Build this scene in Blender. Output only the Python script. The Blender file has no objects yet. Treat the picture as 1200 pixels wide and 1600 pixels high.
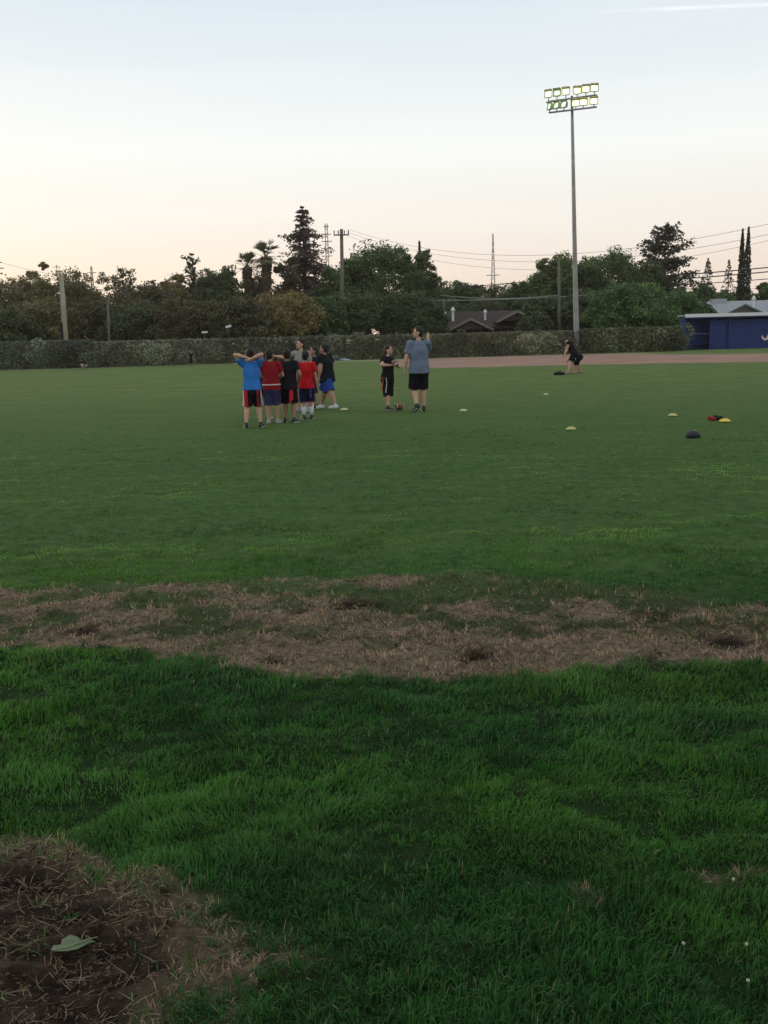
import bpy, bmesh, math, random
import numpy as np
from mathutils import Vector, Matrix, noise as mnoise
R = math.radians
C = bpy.context.scene.collection
scene = bpy.context.scene

# ------------------------------------------------------------------ camera
CAMH = 1.6; FPX = 1500.0; PITCH = math.atan(270 / FPX); ROLL = R(1.5)
cd = bpy.data.cameras.new('camera'); cam = bpy.data.objects.new('camera', cd); C.objects.link(cam)
cd.sensor_fit = 'VERTICAL'; cd.sensor_height = 24; cd.sensor_width = 18; cd.lens = 24 * FPX / 1600
cd.clip_start = 0.05; cd.clip_end = 6000
CM = Matrix.Rotation(math.pi / 2 - PITCH, 3, 'X') @ Matrix.Rotation(-ROLL, 3, 'Z')
cam.matrix_world = Matrix.Translation((0, 0, CAMH)) @ CM.to_4x4()
scene.camera = cam

# ------------------------------------------------------------------ dusk sky
SUN_AZ = R(-48)      # measured from +Y (view direction), negative = left
SUN_EL = R(4)
w = bpy.data.worlds.new("World"); scene.world = w; w.use_nodes = True
nt = w.node_tree; nt.nodes.clear()
def N(t, **k):
    n = nt.nodes.new(t)
    for a, b in k.items(): setattr(n, a, b)
    return n
L = nt.links.new
out = N('ShaderNodeOutputWorld'); bg = N('ShaderNodeBackground'); L(bg.outputs[0], out.inputs[0])
sky = N('ShaderNodeTexSky', sky_type='NISHITA'); sky.sun_disc = False
sky.sun_elevation = SUN_EL; sky.sun_rotation = SUN_AZ; sky.dust_density = 2.0
tc = N('ShaderNodeTexCoord'); sep = N('ShaderNodeSeparateXYZ'); L(tc.outputs['Generated'], sep.inputs[0])
ramp = N('ShaderNodeValToRGB'); L(sep.outputs[2], ramp.inputs[0])
els = [(0.0, (.72, .56, .455)), (.055, (.745, .63, .54)), (.10, (.755, .70, .64)), (.18, (.765, .78, .765)), (.31, (.585, .655, .71)), (.55, (.60, .66, .70)), (1.0, (.60, .65, .67))]
cr = ramp.color_ramp
cr.elements[0].position = els[0][0]; cr.elements[0].color = (*els[0][1], 1)
cr.elements[1].position = els[-1][0]; cr.elements[1].color = (*els[-1][1], 1)
for p, c in els[1:-1]:
    e = cr.elements.new(p); e.color = (*c, 1)
# warm glow towards the set sun
dotn = N('ShaderNodeVectorMath', operation='DOT_PRODUCT'); L(tc.outputs['Generated'], dotn.inputs[0])
dotn.inputs[1].default_value = (math.sin(SUN_AZ), math.cos(SUN_AZ), 0.03)
mr = N('ShaderNodeMapRange'); mr.inputs[1].default_value = .55; mr.inputs[2].default_value = 1.0; mr.inputs[3].default_value = 0; mr.inputs[4].default_value = 1
L(dotn.outputs['Value'], mr.inputs[0])
low = N('ShaderNodeMapRange'); low.inputs[1].default_value = .15; low.inputs[2].default_value = .0; L(sep.outputs[2], low.inputs[0])
mul = N('ShaderNodeMath', operation='MULTIPLY'); L(mr.outputs[0], mul.inputs[0]); L(low.outputs[0], mul.inputs[1])
glow = N('ShaderNodeMix', data_type='RGBA', blend_type='ADD'); L(mul.outputs[0], glow.inputs[0]); L(ramp.outputs[0], glow.inputs[6])
glow.inputs[7].default_value = (.21, .12, .02, 1)
# faint high haze streaks
mp = N('ShaderNodeMapping'); mp.inputs['Scale'].default_value = (1.2, 1.2, 14); mp.inputs['Rotation'].default_value = (0, .06, 0)
L(tc.outputs['Generated'], mp.inputs[0])
nz = N('ShaderNodeTexNoise'); nz.inputs['Scale'].default_value = 1.6; nz.inputs['Detail'].default_value = 5; L(mp.outputs[0], nz.inputs[0])
mz = N('ShaderNodeMapRange'); mz.inputs[1].default_value = .45; mz.inputs[2].default_value = .75; mz.inputs[3].default_value = 0; mz.inputs[4].default_value = .22
L(nz.outputs[0], mz.inputs[0])
cl = N('ShaderNodeMix', data_type='RGBA'); L(mz.outputs[0], cl.inputs[0]); L(glow.outputs[2], cl.inputs[6]); cl.inputs[7].default_value = (.86, .84, .80, 1)
# contrail: a thin great-circle streak high on the right
def ray(px, py):
    return (CM @ Vector(((px - 600) / FPX, (800 - py) / FPX, -1))).normalized()
a, b = ray(905, 19), ray(1230, 6)
nrm = a.cross(b).normalized()
d1 = N('ShaderNodeVectorMath', operation='DOT_PRODUCT'); nrmz = N('ShaderNodeVectorMath', operation='NORMALIZE'); L(tc.outputs['Generated'], nrmz.inputs[0])
L(nrmz.outputs[0], d1.inputs[0]); d1.inputs[1].default_value = nrm
nz2 = N('ShaderNodeTexNoise'); nz2.inputs['Scale'].default_value = 40; L(tc.outputs['Generated'], nz2.inputs[0])
ab = N('ShaderNodeMath', operation='ABSOLUTE'); L(d1.outputs['Value'], ab.inputs[0])
wd = N('ShaderNodeMapRange'); wd.inputs[1].default_value = .0024; wd.inputs[2].default_value = .0004; L(ab.outputs[0], wd.inputs[0])
al = N('ShaderNodeVectorMath', operation='DOT_PRODUCT'); L(nrmz.outputs[0], al.inputs[0]); al.inputs[1].default_value = nrm.cross(a)
st = N('ShaderNodeMapRange'); st.inputs[1].default_value = -.003; st.inputs[2].default_value = .09; L(al.outputs['Value'], st.inputs[0])
m1 = N('ShaderNodeMath', operation='MULTIPLY'); L(wd.outputs[0], m1.inputs[0]); L(st.outputs[0], m1.inputs[1])
m2 = N('ShaderNodeMath', operation='MULTIPLY'); L(m1.outputs[0], m2.inputs[0]); L(nz2.outputs[0], m2.inputs[1])
ct = N('ShaderNodeMix', data_type='RGBA', blend_type='MIX'); L(m2.outputs[0], ct.inputs[0]); L(cl.outputs[2], ct.inputs[6]); ct.inputs[7].default_value = (.88, .88, .88, 1)
# physical sky contribution
ns = N('ShaderNodeMix', data_type='RGBA', blend_type='ADD'); ns.inputs[0].default_value = .015
L(ct.outputs[2], ns.inputs[6]); L(sky.outputs[0], ns.inputs[7])
L(ns.outputs[2], bg.inputs[0]); bg.inputs[1].default_value = 1.0

sl = bpy.data.lights.new('sun', 'SUN'); sl.energy = 0.45; sl.angle = R(18); sl.color = (1, .80, .58)
so = bpy.data.objects.new('sun', sl); C.objects.link(so)
sd = Vector((math.sin(SUN_AZ) * math.cos(R(9)), math.cos(SUN_AZ) * math.cos(R(9)), math.sin(R(9))))
so.rotation_euler = (-sd).to_track_quat('-Z', 'Y').to_euler()
scene.view_settings.view_transform = 'Standard'; scene.view_settings.look = 'None'
scene.view_settings.exposure = 0.27; scene.view_settings.gamma = 1
scene.render.engine = 'CYCLES'

# ------------------------------------------------------------------ helpers
def at(px, py, z=0.0):
    d = ray(px, py); t = (z - CAMH) / d.z
    return Vector((d.x * t, d.y * t, z))
def pt(px, py, Y):
    d = ray(px, py); t = Y / d.y
    return Vector((d.x * t, Y, CAMH + d.z * t))
def tag(o, label=None, cat=None, group=None, kind=None):
    if label: o['label'] = label
    if cat: o['category'] = cat
    if group: o['group'] = group
    if kind: o['kind'] = kind
    return o
def empty(name, loc, rz=0, label=None, cat=None, group=None):
    o = bpy.data.objects.new(name, None); C.objects.link(o); o.location = loc; o.rotation_euler = (0, 0, rz)
    o.empty_display_size = .2
    return tag(o, label, cat, group)
def mat(name, col, rough=.85, var=.15, scale=6, spec=.2, emit=None, metal=0, bump=0, attr=None, translucent=0):
    m = bpy.data.materials.new(name); m.use_nodes = True; t = m.node_tree; p = t.nodes['Principled BSDF']
    p.inputs['Roughness'].default_value = rough; p.inputs['Specular IOR Level'].default_value = spec; p.inputs['Metallic'].default_value = metal
    tc = t.nodes.new('ShaderNodeTexCoord'); nz = t.nodes.new('ShaderNodeTexNoise'); nz.inputs['Scale'].default_value = scale; nz.inputs['Detail'].default_value = 4
    t.links.new(tc.outputs['Object'], nz.inputs[0])
    mx = t.nodes.new('ShaderNodeMix'); mx.data_type = 'RGBA'
    mrr = t.nodes.new('ShaderNodeMapRange'); mrr.inputs[1].default_value = .3; mrr.inputs[2].default_value = .7
    t.links.new(nz.outputs[0], mrr.inputs[0]); t.links.new(mrr.outputs[0], mx.inputs[0])
    mx.inputs[6].default_value = (*[c * (1 - var) for c in col], 1); mx.inputs[7].default_value = (*[min(1, c * (1 + var)) for c in col], 1)
    last = mx.outputs[2]
    if attr:
        a_ = t.nodes.new('ShaderNodeAttribute'); a_.attribute_name = attr
        m3 = t.nodes.new('ShaderNodeMix'); m3.data_type = 'RGBA'; m3.blend_type = 'MULTIPLY'; m3.inputs[0].default_value = 1
        t.links.new(last, m3.inputs[6]); t.links.new(a_.outputs['Color'], m3.inputs[7]); last = m3.outputs[2]
    t.links.new(last, p.inputs['Base Color'])
    if bump:
        bp = t.nodes.new('ShaderNodeBump'); bp.inputs['Strength'].default_value = bump; bp.inputs['Distance'].default_value = .02
        t.links.new(nz.outputs[0], bp.inputs['Height']); t.links.new(bp.outputs[0], p.inputs['Normal'])
    if emit:
        p.inputs['Emission Color'].default_value = (*emit[:3], 1); p.inputs['Emission Strength'].default_value = emit[3]
    if translucent:
        tr = t.nodes.new('ShaderNodeBsdfTranslucent'); t.links.new(last, tr.inputs[0])
        ms = t.nodes.new('ShaderNodeMixShader'); ms.inputs[0].default_value = translucent
        t.links.new(p.outputs[0], ms.inputs[1]); t.links.new(tr.outputs[0], ms.inputs[2])
        t.links.new(ms.outputs[0], t.nodes['Material Output'].inputs[0])
    m['last'] = 0
    return m
def srgb(r, g, b, k=1.0):
    f = lambda c: ((c / 255 + .055) / 1.055) ** 2.4 if c > 10 else c / 255 / 12.92
    return (f(r) * k, f(g) * k, f(b) * k)

class MB:
    """collects polygons, then links them as one mesh object"""
    def __init__(s): s.v = []; s.f = []
    def add(s, vs, fs):
        o = len(s.v); s.v += [tuple(v) for v in vs]; s.f += [tuple(i + o for i in f) for f in fs]; return s
    def box(s, c, d, rz=0, M=None):
        x, y, z = d[0] / 2, d[1] / 2, d[2] / 2
        vs = [Vector(q) for q in ((-x, -y, -z), (x, -y, -z), (x, y, -z), (-x, y, -z), (-x, -y, z), (x, -y, z), (x, y, z), (-x, y, z))]
        m = M if M is not None else Matrix.Rotation(rz, 3, 'Z')
        vs = [m @ v + Vector(c) for v in vs]
        return s.add(vs, [(0, 3, 2, 1), (4, 5, 6, 7), (0, 1, 5, 4), (1, 2, 6, 5), (2, 3, 7, 6), (3, 0, 4, 7)])
    def loft(s, pts, ra, rb=None, xd=(1, 0, 0), n=14, dome=True):
        """closed tube through pts; ra along xd, rb across; domed ends"""
        pts = [Vector(p) for p in pts]; rb = rb or ra; xd = Vector(xd)
        P, A, B = [], [], []
        def push(p, a, b): P.append(p); A.append(a); B.append(b)
        t0 = (pts[0] - pts[1]).normalized(); t1 = (pts[-1] - pts[-2]).normalized()
        if dome:
            for k in (.97, .75, .4):
                r = math.sqrt(1 - k * k); push(pts[0] + t0 * k * min(ra[0], rb[0]), ra[0] * r, rb[0] * r)
        for i, p in enumerate(pts): push(p, ra[i], rb[i])
        if dome:
            for k in (.4, .75, .97):
                r = math.sqrt(1 - k * k); push(pts[-1] + t1 * k * min(ra[-1], rb[-1]), ra[-1] * r, rb[-1] * r)
        vs = []
        for i, p in enumerate(P):
            t = (P[min(i + 1, len(P) - 1)] - P[max(i - 1, 0)]).normalized()
            x = xd - t * xd.dot(t)
            if x.length < 1e-4: x = Vector((0, 1, 0)) - t * t.y
            x.normalize(); y = t.cross(x)
            for k in range(n):
                an = 2 * math.pi * k / n
                vs.append(p + x * A[i] * math.cos(an) + y * B[i] * math.sin(an))
        fs = []
        for i in range(len(P) - 1):
            for k in range(n):
                k2 = (k + 1) % n; fs.append((i * n + k, i * n + k2, (i + 1) * n + k2, (i + 1) * n + k))
        fs.append(tuple(range(n))[::-1]); fs.append(tuple((len(P) - 1) * n + k for k in range(n)))
        return s.add(vs, fs)
    def cap(s, a, b, r0, r1, n=12): return s.loft([a, b], [r0, r1], n=n)
    def ell(s, c, r, M=None, n=14, m=9):
        c = Vector(c); M = M or Matrix.Identity(3); vs = [c + M @ Vector((0, 0, -r[2]))]
        for i in range(1, m):
            th = math.pi * i / m
            for k in range(n):
                an = 2 * math.pi * k / n
                vs.append(c + M @ Vector((r[0] * math.sin(th) * math.cos(an), r[1] * math.sin(th) * math.sin(an), -r[2] * math.cos(th))))
        vs.append(c + M @ Vector((0, 0, r[2]))); fs = []
        for k in range(n):
            k2 = (k + 1) % n; fs.append((0, 1 + k2, 1 + k)); q = 1 + (m - 2) * n; fs.append((q + k, q + k2, len(vs) - 1))
            for i in range(m - 2): fs.append((1 + i * n + k, 1 + i * n + k2, 1 + (i + 1) * n + k2, 1 + (i + 1) * n + k))
        return s.add(vs, fs)
    def mesh(s, name):
        me = bpy.data.meshes.new(name); me.from_pydata(s.v, [], s.f); me.update(); return me
    def build(s, name, m, parent=None, smooth=False, loc=None):
        me = s.mesh(name); me.materials.append(m)
        if smooth: me.shade_smooth()
        o = bpy.data.objects.new(name, me); C.objects.link(o)
        if parent: o.parent = parent
        if loc is not None: o.location = loc
        return o
    def remesh(s, name, m, parent, voxel=.008, sm=3, folds=0, fs=9, seed=0):
        me = s.mesh('tmp'); t = bpy.data.objects.new('tmp', me); C.objects.link(t)
        r = t.modifiers.new('r', 'REMESH'); r.mode = 'VOXEL'; r.voxel_size = voxel
        q = t.modifiers.new('s', 'SMOOTH'); q.iterations = sm; q.factor = .5
        dg = bpy.context.evaluated_depsgraph_get(); dg.update()
        nm = bpy.data.meshes.new_from_object(t.evaluated_get(dg)); nm.name = name
        bpy.data.objects.remove(t); bpy.data.meshes.remove(me)
        if folds:
            nv = len(nm.vertices)
            for v in nm.vertices:
                c = v.co
                d = mnoise.noise(Vector((c.x * fs + seed, c.y * fs, c.z * fs * .55))) + .5 * mnoise.noise(Vector((c.x * fs * 2.3, c.y * fs * 2.3 + seed, c.z * fs * 1.2)))
                v.co = c + v.normal * d * folds
        nm.materials.clear(); nm.materials.append(m); nm.shade_smooth()
        o = bpy.data.objects.new(name, nm); C.objects.link(o); o.parent = parent
        return o

rs = np.random.RandomState(11)
TAB = rs.rand(256, 256).astype(np.float64)
def vnoise(x, y, s=1.0, oct=3, seed=0):
    x = np.asarray(x, float) * s + seed * 17.3; y = np.asarray(y, float) * s + seed * 31.7
    r = 0; a = 1; tot = 0
    for k in range(oct):
        xi = np.floor(x).astype(int); yi = np.floor(y).astype(int); fx = x - xi; fy = y - yi
        fx = fx * fx * (3 - 2 * fx); fy = fy * fy * (3 - 2 * fy)
        g = lambda i, j: TAB[(xi + i) & 255, (yi + j) & 255]
        r = r + a * ((g(0, 0) * (1 - fx) + g(1, 0) * fx) * (1 - fy) + (g(0, 1) * (1 - fx) + g(1, 1) * fx) * fy)
        tot += a; a *= .5; x = x * 2.03 + 5.1; y = y * 2.03 + 9.7
    return r / tot
def sstep(a, b, x):
    t = np.clip((x - a) / (b - a), 0, 1); return t * t * (3 - 2 * t)
def sdist(poly, x, y):
    """signed distance to polygon (positive inside)"""
    ins = np.zeros(x.shape, bool); d = np.full(x.shape, 1e9)
    n = len(poly)
    for i in range(n):
        ax, ay = poly[i][:2]; bx, by = poly[(i + 1) % n][:2]
        c = ((ay > y) != (by > y)) & (x < (bx - ax) * (y - ay) / (by - ay + 1e-12) + ax); ins ^= c
        ex, ey = bx - ax, by - ay; t = np.clip(((x - ax) * ex + (y - ay) * ey) / (ex * ex + ey * ey + 1e-12), 0, 1)
        d = np.minimum(d, np.hypot(x - ax - t * ex, y - ay - t * ey))
    return np.where(ins, d, -d)
def fast_mesh(name, verts, quads=None, tris=None, cols=None):
    me = bpy.data.meshes.new(name); nv = len(verts)
    nq = 0 if quads is None else len(quads); ntr = 0 if tris is None else len(tris)
    me.vertices.add(nv); me.vertices.foreach_set('co', np.ascontiguousarray(verts, np.float32).ravel())
    idx = np.concatenate(([quads.ravel()] if nq else []) + ([tris.ravel()] if ntr else [])).astype(np.int32)
    me.loops.add(len(idx)); me.loops.foreach_set('vertex_index', idx)
    me.polygons.add(nq + ntr)
    st = np.concatenate([np.arange(nq) * 4, nq * 4 + np.arange(ntr) * 3]).astype(np.int32)
    me.polygons.foreach_set('loop_start', st)
    me.update(calc_edges=True)
    if cols is not None:
        at_ = me.attributes.new('col', 'FLOAT_COLOR', 'POINT')
        c4 = np.ones((nv, 4), np.float32); c4[:, :3] = cols; at_.data.foreach_set('color', c4.ravel())
    return me

# ------------------------------------------------------------------ ground
G2 = lambda L_: [tuple(at(*p)[:2]) for p in L_]
BAND = G2([(-500, 938), (-200, 932), (0, 925), (60, 930), (100, 920), (180, 913), (300, 911), (380, 906), (450, 900), (560, 899), (700, 897), (850, 906), (930, 912), (1000, 916), (1080, 925), (1130, 940), (1200, 945), (1500, 940), (1800, 935),
           (1800, 1030), (1400, 1034), (1200, 1037), (1050, 1036), (960, 1040), (880, 1049), (800, 1063), (650, 1066), (540, 1070), (480, 1061), (400, 1048), (340, 1026), (250, 1020), (100, 1020), (0, 1016), (-200, 1012), (-500, 1010)])
SOILP = G2([(-500, 1280), (-200, 1290), (0, 1296), (60, 1310), (130, 1335), (200, 1352), (270, 1388), (320, 1436), (400, 1488), (415, 1515), (340, 1555), (312, 1600), (290, 1690), (260, 1800), (-700, 1800)])
def spots(x, y, L_, k=1.0):
    r = np.zeros(np.shape(x))
    for (px, py, rx, ry) in L_:
        c = at(px, py); e = at(px + rx, py); g = at(px, py - ry)
        sx = abs(e.x - c.x); sy = abs(g.y - c.y)
        q = ((x - c.x) / sx) ** 2 + ((y - c.y) / sy) ** 2
        r = np.maximum(r, np.exp(-q * 1.2))
    return r
HOLES = [(562, 946, 52, 9), (745, 1020, 30, 9), (1130, 1003, 48, 9), (1020, 967, 26, 6), (1015, 1030, 16, 6), (470, 957, 16, 4), (130, 985, 30, 5), (420, 1030, 20, 4), (40, 1362, 60, 9), (210, 1500, 60, 7), (110, 1420, 30, 5), (260, 1440, 24, 5), (60, 1530, 50, 6), (180, 1560, 34, 5), (380, 1500, 50, 10), (235, 1335, 40, 12)]
DEAD = [(925, 1412, 45, 16), (1120, 1380, 40, 10), (1190, 1365, 40, 8), (430, 1500, 60, 18)]
GREENB = [(560, 925, 160, 16), (900, 925, 120, 12), (1000, 985, 220, 18), (700, 935, 120, 10), (1050, 950, 150, 16), (60, 940, 90, 5), (820, 985, 120, 10), (480, 950, 90, 8), (1190, 960, 60, 12), (10, 995, 50, 5), (330, 985, 80, 6)]
def masks(x, y):
    n1 = vnoise(x, y, 4.0, 4, 1) - .5; n2 = vnoise(x, y, 14.0, 3, 2) - .5
    sb = sdist(BAND, x, y) + n1 * .34 + n2 * .16
    band = sstep(-.03, .06, sb)
    gr = spots(x, y, GREENB); g = sstep(.35, .75, gr * .5 + (vnoise(x, y * 1.3, 2.6, 5, 3) - .40) * 2.2 + .15 * sstep(-.8, .8, x) + .32 * sstep(5.0, 5.9, y) + .0)
    lowe = sstep(.0, .35, sb) ; straw = band * (1 - .80 * g * sstep(4.65, 5.3, y + .4 * n1))
    ss = sdist(SOILP, x, y) + n1 * .30 + n2 * .12
    soil = sstep(.0, .22, ss); rim = sstep(-.06, .03, ss) * (1 - sstep(.14, .34, ss))
    dead = spots(x, y, DEAD) * sstep(-.25, .2, n1 + n2)
    straw = np.maximum(np.maximum(straw, rim * .85), dead * .75)
    hole = 1.5 * spots(x, y, HOLES) * sstep(-.75, -.1, n1 + n2 * 1.5) * np.maximum(band, soil)
    return straw, soil, np.clip(hole, 0, 1)
def hgt(x, y):
    r = np.hypot(x, y); f = 1 - sstep(10, 30, r)
    h = (vnoise(x, y, .9, 2, 5) - .5) * .05 + (vnoise(x, y, 4.5, 3, 6) - .5) * .035
    lu = ((vnoise(x, y * 1.25, 2.9, 2, 41) - .5) * .035 + (vnoise(x, y * 1.3, 6.0, 2, 44) - .5) * .055) * (1 - sstep(5.5, 7.5, y)) + (vnoise(x, y * 1.8, 2.0, 3, 42) - .5) * .055 * sstep(6, 8, y)
    return (h + lu) * f
def axis(segs):
    o = []
    for a, b, n in segs: o += list(np.linspace(a, b, n, endpoint=False))
    return np.array(o + [segs[-1][1]])
xs = axis([(-800, -200, 6), (-200, -40, 16), (-40, -12, 28), (-12, -6, 40), (-6, 6, 300), (6, 12, 40), (12, 40, 28), (40, 200, 16), (200, 800, 6)])
ys = axis([(-60, 0, 12), (0, 1.6, 8), (1.6, 8.5, 260), (8.5, 14, 70), (14, 40, 80), (40, 130, 60), (130, 400, 14), (400, 1200, 8)])
X, Y = np.meshgrid(xs, ys); X = X.ravel(); Y = Y.ravel()
S_, D_, H_ = masks(X, Y)
nearm = (np.hypot(X, Y) < 20)
S_ *= nearm; D_ *= nearm; H_ *= nearm
Z = hgt(X, Y) - H_ * .035 - D_ * .01 + (vnoise(X, Y, 9, 4, 8) - .5) * .085 * np.clip(D_ + .5 * S_, 0, 1)
nx, ny = len(xs), len(ys); ii = np.arange((nx - 1) * (ny - 1)); r0 = ii // (nx - 1); c0 = ii % (nx - 1)
q = np.stack([r0 * nx + c0, r0 * nx + c0 + 1, (r0 + 1) * nx + c0 + 1, (r0 + 1) * nx + c0], 1)
me = fast_mesh('ground', np.stack([X, Y, Z], 1), quads=q, cols=np.stack([S_, D_, H_], 1)); me.shade_smooth()
gm = bpy.data.materials.new('lawn_and_soil'); gm.use_nodes = True; t = gm.node_tree; p = t.nodes['Principled BSDF']
p.inputs['Roughness'].default_value = .95; p.inputs['Specular IOR Level'].default_value = .1
def tn(ty, **k):
    n = t.nodes.new(ty)
    for a_, b_ in k.items(): setattr(n, a_, b_)
    return n
def mixc(fac, A, B):
    m = tn('ShaderNodeMix', data_type='RGBA')
    for s_, v in ((0, fac), (6, A), (7, B)):
        if isinstance(v, (tuple, float, int)): m.inputs[s_].default_value = (*v, 1) if isinstance(v, tuple) else v
        else: t.links.new(v, m.inputs[s_])
    return m.outputs[2]
def nzn(scale, det=4, sc=(1, 1, 1), lo=.35, hi=.65):
    mp_ = tn('ShaderNodeMapping'); mp_.inputs['Scale'].default_value = sc; t.links.new(gco.outputs['Object'], mp_.inputs[0])
    z_ = tn('ShaderNodeTexNoise'); z_.inputs['Scale'].default_value = scale; z_.inputs['Detail'].default_value = det; z_.inputs['Roughness'].default_value = .6
    t.links.new(mp_.outputs[0], z_.inputs[0]); r_ = tn('ShaderNodeMapRange'); r_.inputs[1].default_value = lo; r_.inputs[2].default_value = hi
    t.links.new(z_.outputs[0], r_.inputs[0]); return r_.outputs[0]
gco = tn('ShaderNodeTexCoord')
GRASS_FAR = (.118, .150, .062); GRASS_MID = (.075, .142, .036)
g1 = mixc(nzn(.35, 4, (1, 2.2, 1)), (.098, .160, .044), (.145, .192, .060))
g1 = mixc(nzn(1.6, 5, (1, 1.5, 1), .45, .8), g1, (.078, .112, .036))
g1 = mixc(nzn(1.3, 5, (.45, 2.2, 1), .50, .72), g1, (.072, .110, .034)); g1 = mixc(nzn(5, 3, (.5, 2.5, 1), .62, .74), g1, (.045, .070, .022))
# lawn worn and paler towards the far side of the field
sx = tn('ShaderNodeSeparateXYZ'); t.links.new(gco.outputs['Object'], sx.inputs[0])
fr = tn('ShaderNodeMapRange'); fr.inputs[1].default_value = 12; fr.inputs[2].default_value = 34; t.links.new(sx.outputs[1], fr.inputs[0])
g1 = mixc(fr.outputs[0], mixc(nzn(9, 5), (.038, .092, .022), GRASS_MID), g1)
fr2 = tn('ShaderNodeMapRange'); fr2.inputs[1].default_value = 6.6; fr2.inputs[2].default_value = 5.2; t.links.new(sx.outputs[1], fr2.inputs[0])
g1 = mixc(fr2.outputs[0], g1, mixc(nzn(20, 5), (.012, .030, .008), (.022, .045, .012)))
ga = tn('ShaderNodeAttribute'); ga.attribute_name = 'col'; gs = tn('ShaderNodeSeparateColor'); t.links.new(ga.outputs['Color'], gs.inputs[0])
strawc = mixc(nzn(30, 5), (.085, .062, .040), (.24, .180, .120))
soilc = mixc(nzn(13, 7), (.013, .009, .007), (.075, .047, .034))
g2 = mixc(gs.outputs[0], g1, strawc); g3 = mixc(gs.outputs[1], g2, soilc); g4 = mixc(gs.outputs[2], g3, (.016, .010, .008))
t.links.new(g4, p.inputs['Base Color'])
bp = tn('ShaderNodeBump'); bp.inputs['Strength'].default_value = 1; bp.inputs['Distance'].default_value = .03; t.links.new(nzn(40, 8, (1, 1, 1), .2, .8), bp.inputs['Height']); t.links.new(bp.outputs[0], p.inputs['Normal'])
me.materials.append(gm); go = bpy.data.objects.new('ground', me); C.objects.link(go); tag(go, kind='structure')

# dirt infield running in front of the hedge to the right
def sheet(name, px_top, px_bot, z, m, Yend=None):
    top = [at(*p) for p in px_top]; bot = [at(*p) for p in px_bot]
    n = 120; mb = MB()
    def samp(L_, k):
        s = k / n * (len(L_) - 1); i = min(int(s), len(L_) - 2); f = s - i; return L_[i].lerp(L_[i + 1], f)
    for k in range(n + 1):
        a_, b_ = samp(top, k), samp(bot, k); jx = (mnoise.noise(Vector((k * .35, 3.1, 0)))) * .9
        b_ = b_ + Vector((0, jx, 0)); a_ = a_ + Vector((0, jx * .3, 0))
        for j in range(9):
            v = b_.lerp(a_, j / 8); mb.v.append((v.x, v.y, z))
    for k in range(n):
        for j in range(8): mb.f.append((k * 9 + j, (k + 1) * 9 + j, (k + 1) * 9 + j + 1, k * 9 + j + 1))
    o = mb.build(name, m); return tag(o, kind='structure')
dirtm = mat('infield_dirt', (.27, .165, .125), .95, .16, .35, .1, bump=.3)
sheet('infield_dirt', [(590, 566.5), (640, 562), (700, 559.5), (800, 556.5), (900, 554), (1000, 552), (1050, 554), (1120, 553.5), (1200, 552.5), (1350, 549), (1600, 545)],
      [(590, 567.5), (640, 574), (700, 575), (800, 572.5), (900, 570), (1000, 568.5), (1050, 567.5), (1120, 567), (1200, 565.5), (1350, 561), (1600, 556)], .004, dirtm)
pale = mat('pale_edge_grass', (.21, .23, .11), .95, .2, .8)  # narrow paler strip along the foot of the hedge
sheet('pale_grass_edge', [(-60, 579.3), (60, 576.6), (200, 572.3), (330, 568.2), (450, 565), (560, 562.6), (600, 561.3), (640, 560.4)],
      [(-60, 580.6), (60, 578), (200, 573.6), (330, 569.8), (450, 566.6), (560, 565), (600, 564.2), (640, 562.3)], .006, pale)

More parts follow.
